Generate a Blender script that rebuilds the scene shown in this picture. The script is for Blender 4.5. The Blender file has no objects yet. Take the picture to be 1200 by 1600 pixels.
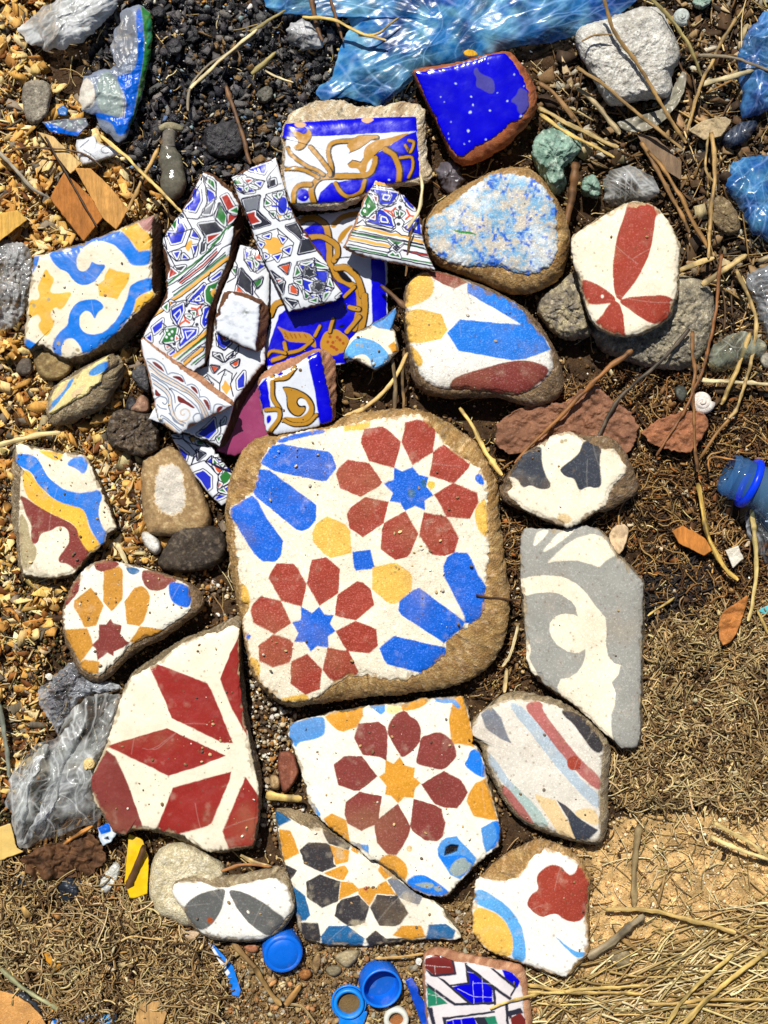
import bpy, math, random
import numpy as np
from mathutils import Vector, Euler

# ---------------------------------------------------------------- camera, sky, sun
S = 0.0005            # metres per photo pixel on the ground
H = 1900.0            # camera height in the same pixels
scene = bpy.context.scene
cam_d = bpy.data.cameras.new('camera'); cam = bpy.data.objects.new('camera', cam_d)
scene.collection.objects.link(cam); scene.camera = cam
cam.location = (0, 0, H * S); cam.rotation_euler = (0, 0, 0)
cam_d.sensor_fit = 'VERTICAL'; cam_d.angle = 2 * math.atan(800 / H)
cam_d.clip_start = 0.01; cam_d.clip_end = 50
SUN_EL = math.radians(57); SUN_DX, SUN_DY = 0.30, -0.95   # direction in which shadows fall
world = bpy.data.worlds.new('World'); scene.world = world; world.use_nodes = True
wn = world.node_tree.nodes; wl = world.node_tree.links
sky = wn.new('ShaderNodeTexSky'); sky.sky_type = 'NISHITA'; sky.sun_disc = False
sky.sun_elevation = SUN_EL; sky.sun_rotation = math.atan2(-SUN_DX, -SUN_DY)
wl.new(sky.outputs[0], wn['Background'].inputs[0]); wn['Background'].inputs[1].default_value = 0.05
sun_d = bpy.data.lights.new('sun', 'SUN'); sun = bpy.data.objects.new('sun', sun_d)
scene.collection.objects.link(sun)
sun_d.energy = 4.8; sun_d.angle = math.radians(0.5); sun_d.color = (1.0, 0.965, 0.89)
_l = math.hypot(SUN_DX, SUN_DY)
sun.rotation_euler = Vector((SUN_DX / _l * math.cos(SUN_EL), SUN_DY / _l * math.cos(SUN_EL), -math.sin(SUN_EL))).to_track_quat('-Z', 'Y').to_euler()
sun.location = (-0.5, 1.5, 2)
vs = scene.view_settings
vs.view_transform = 'Standard'; vs.look = 'None'; vs.exposure = 0.1; vs.gamma = 1.0; vs.use_curve_mapping = False
scene.cycles.max_bounces = 8; scene.cycles.transparent_max_bounces = 12
scene.cycles.caustics_reflective = False; scene.cycles.caustics_refractive = False

# ---------------------------------------------------------------- numbers
rng = np.random.default_rng(11); random.seed(11)
_T = rng.random((256, 256)).astype(np.float32)

def vn(x, y, seed=0):
    x = np.asarray(x, float) + seed * 17.31; y = np.asarray(y, float) + seed * 9.17
    xi = np.floor(x).astype(int); yi = np.floor(y).astype(int)
    fx = x - xi; fy = y - yi
    fx = fx * fx * (3 - 2 * fx); fy = fy * fy * (3 - 2 * fy)
    a = _T[xi & 255, yi & 255]; b = _T[(xi + 1) & 255, yi & 255]
    c = _T[xi & 255, (yi + 1) & 255]; d = _T[(xi + 1) & 255, (yi + 1) & 255]
    return (a * (1 - fx) + b * fx) * (1 - fy) + (c * (1 - fx) + d * fx) * fy

def fbm(x, y, sc, o=4, seed=0):            # -1..1, features of size sc
    r = 0; a = 1; t = 0
    x = np.asarray(x, float) / sc; y = np.asarray(y, float) / sc
    for k in range(o):
        r = r + a * (vn(x, y, seed + k * 3) * 2 - 1); t += a; a *= 0.5
        x, y = (x * 0.8 - y * 0.6) * 2.03, (x * 0.6 + y * 0.8) * 2.03
    return r / t * 1.5

def ridged(x, y, sc, o=4, seed=0):         # 0..1 with creases
    r = 0; a = 1; t = 0
    x = np.asarray(x, float) / sc; y = np.asarray(y, float) / sc
    for k in range(o):
        r = r + a * np.abs(vn(x, y, seed + k * 5) * 2 - 1); t += a; a *= 0.55
        x, y = (x * 0.8 - y * 0.6) * 1.9, (x * 0.6 + y * 0.8) * 1.9
    return r / t

def P(px, py, z):                          # photo pixel + height -> metres
    f = (1 - np.asarray(z, float) / H) * S
    return np.stack([(np.asarray(px, float) - 600) * f, (800 - np.asarray(py, float)) * f, np.asarray(z, float) * S + 0 * f], -1)

def lin(r, g, b, k=0.87):
    c = np.array([r, g, b], float) / 255
    return np.where(c <= 0.04045, c / 12.92, ((c + 0.055) / 1.055) ** 2.4) * k

CROPS = dict(A=(350, 640, 4.8), B=(560, 640, 4.8), C=(350, 860, 4.8), D=(560, 860, 4.8), E=(430, 1080, 6), F=(600, 1080, 6),
    G=(590, 1240, 6), H=(420, 1250, 6), I=(30, 330, 5.2174), J=(220, 260, 7.0588), K=(220, 400, 7.0588), L=(210, 520, 7.0588),
    M=(260, 640, 7.0588), N=(300, 380, 7.0588), O=(360, 240, 7.0588), Q=(390, 360, 7.0588), R=(430, 150, 4.8), S=(520, 270, 7.0588),
    T=(400, 440, 5), U=(440, 320, 6), V=(640, 70, 5.714), W=(650, 250, 4.8), X=(620, 410, 4.4444), Y=(880, 300, 5.4545),
    Z=(0, 680, 6), AA=(90, 860, 5), AB=(130, 960, 4.1379), AC=(780, 660, 5), AD=(800, 810, 4.3227), AE=(730, 1070, 5.2174),
    AF=(720, 1300, 5.4545), AG=(640, 1460, 6), AH=(220, 1300, 4.4444), AI=(60, 530, 5.714), AJ=(500, 1480, 6), AK=(560, 1340, 6),
    AL=(1000, 600, 6), AM=(0, 1030, 5), AN=(0, 0, 4.6154), AO=(0, 1280, 4.6154), P=(0, 0, 1), P1=(0, 0, 3), P2=(400, 0, 3),
    P3=(800, 0, 3), P4=(0, 400, 3), P6=(800, 400, 3), P9=(800, 800, 3), PA=(0, 1200, 3), P5=(400, 1200, 3), PC=(800, 1200, 3))

def pts(s, crop='P'):
    x0, y0, k = CROPS[crop]; out = []
    for t in s.split():
        if ',' in t:
            a, b = t.split(','); out.append((x0 + float(a) / k, y0 + float(b) / k))
        else:
            x0, y0, k = CROPS[t]
    return np.array(out)

def chaikin(p, n=2, closed=True):
    for _ in range(n):
        if closed:
            q = np.roll(p, -1, 0); p = np.stack([p * .75 + q * .25, p * .25 + q * .75], 1).reshape(-1, 2)
        else:
            q = np.stack([p[:-1] * .75 + p[1:] * .25, p[:-1] * .25 + p[1:] * .75], 1).reshape(-1, p.shape[1])
            p = np.concatenate([p[:1], q, p[-1:]])
    return p

def catmull(p, n=8, closed=False):
    p = np.asarray(p, float)
    if closed: q = np.concatenate([p[-1:], p, p[:2]])
    else: q = np.concatenate([2 * p[:1] - p[1:2], p, 2 * p[-1:] - p[-2:-1]])
    t = np.linspace(0, 1, n, endpoint=False)[None, :, None]
    a, b, c, d = [q[k:len(q) - 3 + k][:, None] for k in range(4)]
    r = .5 * (2 * b + (c - a) * t + (2 * a - 5 * b + 4 * c - d) * t ** 2 + (3 * b - a - 3 * c + d) * t ** 3)
    r = r.reshape(-1, p.shape[1])
    return r if closed else np.concatenate([r, p[-1:]])

def resample(p, n, closed=True):
    q = np.concatenate([p, p[:1]]) if closed else p
    d = np.concatenate([[0], np.cumsum(np.linalg.norm(np.diff(q, axis=0), axis=1))])
    t = np.linspace(0, d[-1], n, endpoint=not closed)
    return np.stack([np.interp(t, d, q[:, k]) for k in range(q.shape[1])], 1)

def perim(p): return np.linalg.norm(p - np.roll(p, -1, 0), axis=1).sum()

def centroid(p):
    q = np.roll(p, -1, 0); c = p[:, 0] * q[:, 1] - q[:, 0] * p[:, 1]
    return ((p + q) * c[:, None]).sum(0) / (3 * c.sum())

def inside(p, X, Y):
    r = np.zeros(X.shape, bool)
    x0, y0 = p[-1]
    for x1, y1 in p:
        if y0 != y1:
            m = (y0 > Y) != (y1 > Y)
            r ^= m & (X < (x1 - x0) * (Y - y0) / (y1 - y0) + x0)
        x0, y0 = x1, y1
    return r

def raycast(p, c, F):                     # distance from c to outline p along the directions of F
    d = F - c; L = np.linalg.norm(d, axis=1) + 1e-9; d = d / L[:, None]
    r = np.zeros(len(F))
    for a, b in zip(p, np.roll(p, -1, 0)):
        e = b - a; w = a - c
        den = d[:, 0] * e[1] - d[:, 1] * e[0]; den = np.where(np.abs(den) < 1e-9, 1e-9, den)
        t = (w[0] * e[1] - w[1] * e[0]) / den; u = (w[0] * d[:, 1] - w[1] * d[:, 0]) / den
        r = np.maximum(r, np.where((u >= -1e-6) & (u <= 1 + 1e-6) & (t > 0), t, 0))
    return np.maximum(r, L * 1.004), d

# ---------------------------------------------------------------- meshes
def mesh(name, V, faces, col=None, mat=None, smooth=True):
    """faces: list of int arrays (M,3) and (M,4); V in metres; col per vertex"""
    me = bpy.data.meshes.new(name)
    faces = [np.asarray(f, np.int32) for f in faces if len(f)]
    nl = sum(f.size for f in faces); nf = sum(len(f) for f in faces)
    me.vertices.add(len(V)); me.vertices.foreach_set('co', np.asarray(V, np.float32).ravel())
    me.loops.add(nl); me.loops.foreach_set('vertex_index', np.concatenate([f.ravel() for f in faces]))
    st = []; o = 0
    for f in faces:
        st.append(o + np.arange(len(f)) * f.shape[1]); o += f.size
    me.polygons.add(nf); me.polygons.foreach_set('loop_start', np.concatenate(st).astype(np.int32))
    if smooth: me.polygons.foreach_set('use_smooth', np.ones(nf, bool))
    me.update(calc_edges=True); me.validate()
    if col is not None:
        at = me.color_attributes.new('Col', 'FLOAT_COLOR', 'POINT')
        c = np.ones((len(V), 4), np.float32); c[:, :np.shape(col)[-1]] = col
        at.data.foreach_set('color', c.ravel())
    if mat: me.materials.append(mat)
    return me

COL = scene.collection
def link(name, me, parent=None):
    o = bpy.data.objects.new(name, me); COL.objects.link(o)
    if parent: o.parent = parent
    return o
def tag(o, label=None, cat=None, group=None, kind=None):
    for k, v in (('label', label), ('category', cat), ('group', group), ('kind', kind)):
        if v: o[k] = v
    return o
def root(name, label, cat, loc, group=None):
    o = bpy.data.objects.new(name, None); COL.objects.link(o); o.empty_display_size = .01
    o.location = loc; return tag(o, label, cat, group)

def disc_faces(K, N, off=1, fan=True):    # rings 0..K-1 of N points after a centre vertex
    i = np.arange(N); j = (i + 1) % N; q = []
    for k in range(K - 1):
        a = off + k * N; b = a + N
        q.append(np.stack([a + i, b + i, b + j, a + j], 1))
    t = np.stack([np.zeros(N, int), off + i, off + j], 1) if fan else np.zeros((0, 3), int)
    # photo y runs down, so flip to face upwards
    return [t[:, ::-1], np.concatenate(q)[:, ::-1]]

# ---------------------------------------------------------------- materials
MATS = {}
def material(name, rough=.8, spec=.5, bump=.0, bscale=900, var=.12, vscale=60, speck=0, sscale=700, speccol=(.9, .88, .8),
             coat=0, wood=False, dust=0, rvar=0.0, trans=0, alpha=1.0, transl=0, base=None, ior=1.45, thin=None, bumpd=.0006):
    m = bpy.data.materials.new(name); m.use_nodes = True; MATS[name] = m
    nt = m.node_tree; n = nt.nodes; l = nt.links; b = n['Principled BSDF']
    b.inputs['Roughness'].default_value = rough; b.inputs['Specular IOR Level'].default_value = spec
    b.inputs['IOR'].default_value = ior
    tc = n.new('ShaderNodeTexCoord')
    if base is None:
        a = n.new('ShaderNodeAttribute'); a.attribute_name = 'Col'; c = a.outputs['Color']
    else:
        a = n.new('ShaderNodeRGB'); a.outputs[0].default_value = (*base, 1); c = a.outputs[0]
    def noise(scale, detail=4, rough=.6, vec=None):
        t = n.new('ShaderNodeTexNoise'); t.inputs['Scale'].default_value = scale
        t.inputs['Detail'].default_value = detail; t.inputs['Roughness'].default_value = rough
        l.new(vec or tc.outputs['Object'], t.inputs['Vector']); return t.outputs['Fac']
    def mix(kind, fac, x, y):
        t = n.new('ShaderNodeMix'); t.data_type = 'RGBA'; t.blend_type = kind
        for s, v in ((t.inputs[0], fac), (t.inputs[6], x), (t.inputs[7], y)):
            if hasattr(v, 'is_linked'): l.new(v, s)
            else: s.default_value = v if isinstance(v, (int, float)) else (*v, 1)
        return t.outputs[2]
    def ramp(x, a0, a1, lo=0., hi=1.):
        t = n.new('ShaderNodeMapRange'); l.new(x, t.inputs[0])
        for k, v in enumerate((a0, a1, lo, hi)): t.inputs[k + 1].default_value = v
        return t.outputs[0]
    vec = None
    if wood:
        mp = n.new('ShaderNodeMapping'); mp.inputs['Scale'].default_value = (1, .09, 1); mp.inputs['Rotation'].default_value = (0, 0, wood)
        l.new(tc.outputs['Object'], mp.inputs['Vector']); vec = mp.outputs[0]
    if var:
        g = ramp(noise(vscale, 5, .65, vec), .3, .7, 1 - var, 1 + var); t = n.new('ShaderNodeCombineColor')
        for k in range(3): l.new(g, t.inputs[k])
        c = mix('MULTIPLY', 1.0, c, t.outputs[0])
        g = ramp(noise(vscale * 9, 3, .6, vec), .3, .7, 1 - var * .8, 1 + var * .8); t = n.new('ShaderNodeCombineColor')
        for k in range(3): l.new(g, t.inputs[k])
        c = mix('MULTIPLY', 1.0, c, t.outputs[0])
    if dust:
        c = mix('MIX', ramp(noise(45, 6, .7), .56, .72, 0, dust), c, (.42, .34, .22))
    if speck:
        hi = mix('ADD', 1.0, mix('MULTIPLY', 1.0, c, (1.5, 1.5, 1.5)), (.07, .075, .08))
        c = mix('MIX', ramp(noise(sscale, 2, .6), .55, .66, 0, speck), c, hi)
        c = mix('MIX', ramp(noise(sscale * .6 + 60, 2, .6), .62, .70, 0, speck * .6), c, mix('MULTIPLY', 1.0, c, (.45, .45, .45)))
    l.new(c, b.inputs['Base Color'])
    if rvar: l.new(ramp(noise(70, 4), .35, .65, max(.03, rough - rvar), min(1, rough + rvar)), b.inputs['Roughness'])
    if bump:
        bp = n.new('ShaderNodeBump'); bp.inputs['Strength'].default_value = bump; bp.inputs['Distance'].default_value = bumpd
        l.new(noise(bscale, 5, .65, vec), bp.inputs['Height']); l.new(bp.outputs[0], b.inputs['Normal'])
    if coat: b.inputs['Coat Weight'].default_value = coat; b.inputs['Coat Roughness'].default_value = .06
    if trans: b.inputs['Transmission Weight'].default_value = trans
    if thin is not None:                  # thin plastic film: part clear, part translucent, part glossy
        out = n['Material Output']
        tr = n.new('ShaderNodeBsdfTransparent'); tl = n.new('ShaderNodeBsdfTranslucent'); m1 = n.new('ShaderNodeMixShader'); m2 = n.new('ShaderNodeMixShader')
        l.new(mix('MIX', .45, c, (1, 1, 1)), tr.inputs[0]); l.new(c, tl.inputs[0])
        m1.inputs[0].default_value = transl; l.new(b.outputs[0], m1.inputs[1]); l.new(tl.outputs[0], m1.inputs[2])
        l.new(ramp(a.outputs['Alpha'], 0, 1, 1, 0), m2.inputs[0])
        l.new(m1.outputs[0], m2.inputs[1]); l.new(tr.outputs[0], m2.inputs[2]); l.new(m2.outputs[0], out.inputs[0])
    return m

M_CEM = material('cement_face', .6, .22, .35, 1500, .07, 40, speck=.5, sscale=760, rvar=.2, bumpd=.0004)
M_SPARK = material('worn_cement_face', .5, .26, .75, 950, .08, 40, speck=.8, sscale=800, rvar=.22, bumpd=.0007)
M_GLASS = material('smoky_glass', .18, .6, .5, 160, .3, 70, rvar=.12, bumpd=.001, dust=.4)
M_POL = material('polished_cement_face', .33, .5, .12, 1500, .06, 40, speck=.12, rvar=.12, bumpd=.0003)
M_GLZ = material('glaze', .2, .5, .06, 200, .05, 60, rvar=.1, bumpd=.0003)
M_COB = material('cobalt_glaze', .16, .35, .10, 300, .10, 60, rvar=.05, bumpd=.0004)
M_CLAY = material('clay_body', .9, .25, .8, 900, .22, 120, bumpd=.0009)
M_MORT = material('mortar_body', .85, .35, 1.0, 620, .26, 130, speck=.7, sscale=620, bumpd=.002)
M_STONE = material('stone', .85, .35, 1.0, 560, .3, 90, speck=.6, sscale=520, bumpd=.002)
M_SMOOTH = material('smooth_stone', .8, .35, .8, 800, .2, 80, speck=.35, sscale=600, bumpd=.0009)
M_SOIL = material('soil', .95, .25, 1.0, 800, .35, 110, speck=.25, sscale=420, bumpd=.0016)
M_BIT = material('bits', .85, .35, .5, 900, .25, 300, bumpd=.0008)
M_CHAR = material('charcoal', .5, .6, .9, 700, .3, 200, bumpd=.0012, rvar=.25)
M_WOOD = material('wood', .75, .35, .6, 420, .30, 330, wood=.9, bumpd=.0008)
M_STRAW = material('straw', .55, .5, .3, 1500, .2, 120, bumpd=.0004)
M_ROOT = material('rootlets', .8, .3, 0, 900, .22, 160)
M_FILM = material('grey_film', .2, .8, .12, 200, .05, 60, thin=.48, transl=.15, bumpd=.0008)
M_CLEAR = material('clear_film', .1, 1.0, .12, 240, .05, 60, thin=.76, transl=.15, bumpd=.0008)
M_BLUEF = material('blue_film', .24, .6, .12, 200, .14, 45, thin=.36, transl=.3, bumpd=.0009)
M_PLA = material('plastic', .34, .45, .2, 500, .06, 60, rvar=.12, bumpd=.0003, dust=.3)
M_PRINT = material('printed_film', .3, .4, .35, 400, .16, 90, rvar=.1, bumpd=.0006, dust=.55)
M_PET = material('clear_plastic', .06, .8, .1, 150, .03, 60, thin=.6, transl=.1, bumpd=.0006)
M_FOAM = material('foam', .9, .2, 1.0, 900, .2, 200, bumpd=.0012)
# ---------------------------------------------------------------- palette (base colours)
C = {}
def setc(k, *rgb, a=.87): C[k] = lin(*rgb, a)
for k, v in dict(C=(246, 234, 208), C2=(246, 239, 220), W=(222, 214, 200), W2=(246, 242, 232), WL=(222, 226, 236), ZW=(230, 233, 238), LW=(228, 220, 220),
    B=(6, 98, 212), B1=(20, 122, 226), R=(160, 62, 44), R2=(132, 58, 50), R3=(152, 44, 36), Y=(238, 188, 84), Y1=(240, 186, 62), Y2=(216, 150, 44), Y3=(202, 142, 52),
    L=(78, 146, 214), LB=(92, 166, 226), T=(30, 98, 150), N=(58, 54, 56), N2=(120, 124, 134), N3=(56, 60, 70), N4=(100, 100, 98), K=(14, 12, 18), K2=(46, 46, 60), NV=(20, 20, 54),
    CB=(6, 0, 206), AU=(186, 134, 40), B5=(36, 50, 196), GN=(44, 116, 52), OY=(236, 176, 78), OR=(212, 84, 40), RD=(170, 52, 40), BK=(46, 48, 58), GL=(132, 142, 160), TN=(226, 198, 166),
    GR=(158, 156, 148), MV=(150, 62, 104), R4=(118, 40, 36), mauve=(178, 120, 116), pb=(176, 190, 200), pr=(176, 102, 96), pg=(170, 190, 184), tanp=(226, 196, 146), dirt=(176, 160, 122),
    chip=(224, 176, 134), GRN=(40, 128, 96), RB=(160, 74, 30), PY=(238, 218, 150), gv=(74, 70, 156), GB=(150, 164, 160), pale=(200, 214, 226)).items(): setc(k, *v)
BODY = dict(tan=((190, 150, 90), (156, 116, 66), (206, 172, 114)), grey=((168, 146, 110), (128, 110, 84), (190, 172, 136)), cl2=((122, 82, 56), (94, 60, 42), (150, 106, 76)), clay=((170, 98, 60), (140, 76, 46), (190, 122, 80)),
    pink=((196, 144, 108), (160, 108, 80), (212, 166, 130)), brown=((142, 114, 80), (108, 86, 62), (168, 138, 100)), dark=((82, 66, 52), (60, 48, 40), (104, 86, 66)), sand=((206, 184, 140), (160, 136, 100), (226, 210, 176)))

OUTL = ('B5', 'GN', 'BK', 'RD', 'OR', 'N2')
def raster(pat, lo, hi, R, base):
    w = int((hi[0] - lo[0]) * R) + 1; h = int((hi[1] - lo[1]) * R) + 1
    img = np.empty((h, w, 3), np.float32); img[:] = C[base]
    def sub(x0, y0, x1, y1):
        i0 = max(0, int((x0 - lo[0]) * R) - 1); i1 = min(w, int((x1 - lo[0]) * R) + 2)
        j0 = max(0, int((y0 - lo[1]) * R) - 1); j1 = min(h, int((y1 - lo[1]) * R) + 2)
        if i1 <= i0 or j1 <= j0: return None
        X, Y = np.meshgrid(lo[0] + (np.arange(i0, i1) + .5) / R, lo[1] + (np.arange(j0, j1) + .5) / R)
        return img[j0:j1, i0:i1], X, Y
    def stroke(p, wd, col):
        for a, b in zip(p[:-1], p[1:]):
            q = sub(min(a[0], b[0]) - wd, min(a[1], b[1]) - wd, max(a[0], b[0]) + wd, max(a[1], b[1]) + wd)
            if q is None: continue
            g, X, Y = q; e = b - a; t = np.clip(((X - a[0]) * e[0] + (Y - a[1]) * e[1]) / (e @ e + 1e-9), 0, 1)
            g[np.hypot(X - a[0] - t * e[0], Y - a[1] - t * e[1]) < wd / 2] = col
    crop = 'P'
    for line in pat.strip().splitlines():
        line = line.strip()
        if not line: continue
        tk = line.split(None, 2)
        if tk[0] == '@': crop = tk[1]; continue
        op, cn, rest = tk; col = C[cn]
        if op in 'ps':
            for one in rest.split(';'):
                p = pts(one, crop)
                if op == 's': p = chaikin(p, 3)
                if R == 4 and cn in OUTL:
                    e = np.concatenate([p, p[:1]]); stroke(e, 6.9, C['NV']); stroke(e, 4.2, C['ZW'])
                elif len(p) > 4: p = chaikin(p * 1.0, 1) * .5 + np.repeat(p, 2, 0) * .5 if False else p
                q = sub(*p.min(0), *p.max(0))
                if q is not None: q[0][inside(p, q[1], q[2])] = col
        elif op in 'lcu':                   # line, curve, outlined curve
            wd, rest = rest.split(None, 1); wd = float(wd) * (1.75 if cn in ('NV', 'GL') else 1)
            for one in rest.split(';'):
                p = pts(one, crop)
                if op != 'l': p = catmull(p, 6)
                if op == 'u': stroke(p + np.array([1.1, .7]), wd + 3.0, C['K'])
                stroke(p, wd, col)
        elif op == 'o':
            wd, rest = rest.split(None, 1)
            for p in pts(rest, crop):
                r = float(wd); q = sub(p[0] - r, p[1] - r, p[0] + r, p[1] + r)
                if q is not None: q[0][np.hypot(q[1] - p[0], q[2] - p[1]) < r] = col
        elif op == 'x':                     # dark outlined closed polygon: fill + thin line
            wd, rest = rest.split(None, 1)
            for one in rest.split(';'):
                p = pts(one, crop); stroke(np.concatenate([p, p[:1]]), float(wd) * 1.8, col)
    k = img.copy(); n = 1
    for dx, dy in ((1, 0), (-1, 0), (0, 1), (0, -1)):
        k += np.roll(np.roll(img, dx, 1), dy, 0); n += 1
    return k / n

def sample(img, lo, R, X, Y):
    x = np.clip((X - lo[0]) * R - .5, 0, img.shape[1] - 1.01); y = np.clip((Y - lo[1]) * R - .5, 0, img.shape[0] - 1.01)
    i = x.astype(int); j = y.astype(int); fx = (x - i)[:, None]; fy = (y - j)[:, None]
    return (img[j, i] * (1 - fx) + img[j, i + 1] * fx) * (1 - fy) + (img[j + 1, i] * (1 - fx) + img[j + 1, i + 1] * fx) * fy

def crumple(x, y, sc, seed=0, n=8):        # sheet folded along many straight creases
    r = np.random.default_rng(seed + 5); s = 0; t = 0; cr = 0
    for k in range(n):
        a = r.uniform(0, math.pi); lam = sc * r.choice([.28, .45, .7, 1.1, 1.6]); wq = lam ** .85
        u = (x * math.cos(a) + y * math.sin(a) + fbm(x, y, sc * 1.3, 2, seed + k) * lam * .45) / lam + r.uniform()
        m = np.clip(vn(x / (sc * .8), y / (sc * .8), seed + 40 + k) * 2.2 - .5, 0, 1)
        f = np.abs((u % 1) * 2 - 1); s = s + wq * m * f; t += wq * .5
        cr = np.maximum(cr, (lam > sc * .4) * m * m * np.exp(-(np.minimum(f, 1 - f) * lam / 2 / 1.25) ** 2))
    return s / t, cr

def cells(x, y, sc, seed=0):               # nearest jittered point: random value and distance
    x = np.asarray(x, float) / sc; y = np.asarray(y, float) / sc; xi = np.floor(x).astype(int); yi = np.floor(y).astype(int)
    bd = np.full(x.shape, 9.); bv = np.zeros(x.shape)
    for dx in (-1, 0, 1):
        for dy in (-1, 0, 1):
            a, c = xi + dx, yi + dy
            px = a + _T[(a + seed * 7) & 255, c & 255]; py = c + _T[c & 255, (a + seed * 13 + 91) & 255]
            d = np.hypot(px - x, py - y); v = _T[(a + 31) & 255, (c + seed * 3 + 57) & 255]; m = d < bd
            bd = np.where(m, d, bd); bv = np.where(m, v, bv)
    return bv, bd

MASK = np.zeros((1700, 1300), bool)        # where larger things already lie (for scattering litter)
HULLS = []
def cover(p, m=50):
    HULLS.append(np.asarray(p, float))
    x0, y0 = np.floor(p.min(0)).astype(int); x1, y1 = np.ceil(p.max(0)).astype(int)
    x0 = max(x0, -50); y0 = max(y0, -50); x1 = min(x1, 1249); y1 = min(y1, 1649)
    if x1 <= x0 or y1 <= y0: return
    X, Y = np.meshgrid(np.arange(x0, x1), np.arange(y0, y1))
    MASK[y0 + 50:y1 + 50, x0 + 50:x1 + 50] |= inside(p, X, Y)
def covered(x, y):
    return MASK[np.clip(np.asarray(y).astype(int) + 50, 0, 1699), np.clip(np.asarray(x).astype(int) + 50, 0, 1299)]

TOPS = []                                  # (outline, plane) of the tile tops, for grains lying on them
def bodycol(kind, X, Y, seed, agg=0):
    a, b, c = [lin(*v) for v in BODY[kind]] if isinstance(kind, str) else [lin(*v) for v in kind]
    f = np.clip(fbm(X, Y, 14, 4, seed) * .6 + .5, 0, 1)[:, None]; g = np.clip(fbm(X, Y, 5, 3, seed + 7) * 1.2 - .1, 0, 1)[:, None]
    q = (a * (1 - f) + b * f) * (1 - g) + c * g
    if agg:
        for sc, th, sd in ((3.4, .72, 1), (6.5, .80, 2)):
            v, d = cells(X, Y, sc, seed + sd); m = ((v > th) & (d < .42))[:, None]; w = ((v * 57) % 1)[:, None]
            q = np.where(m, q * (.35 + 1.1 * w) + .10 * w * agg, q)
    return q

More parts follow.
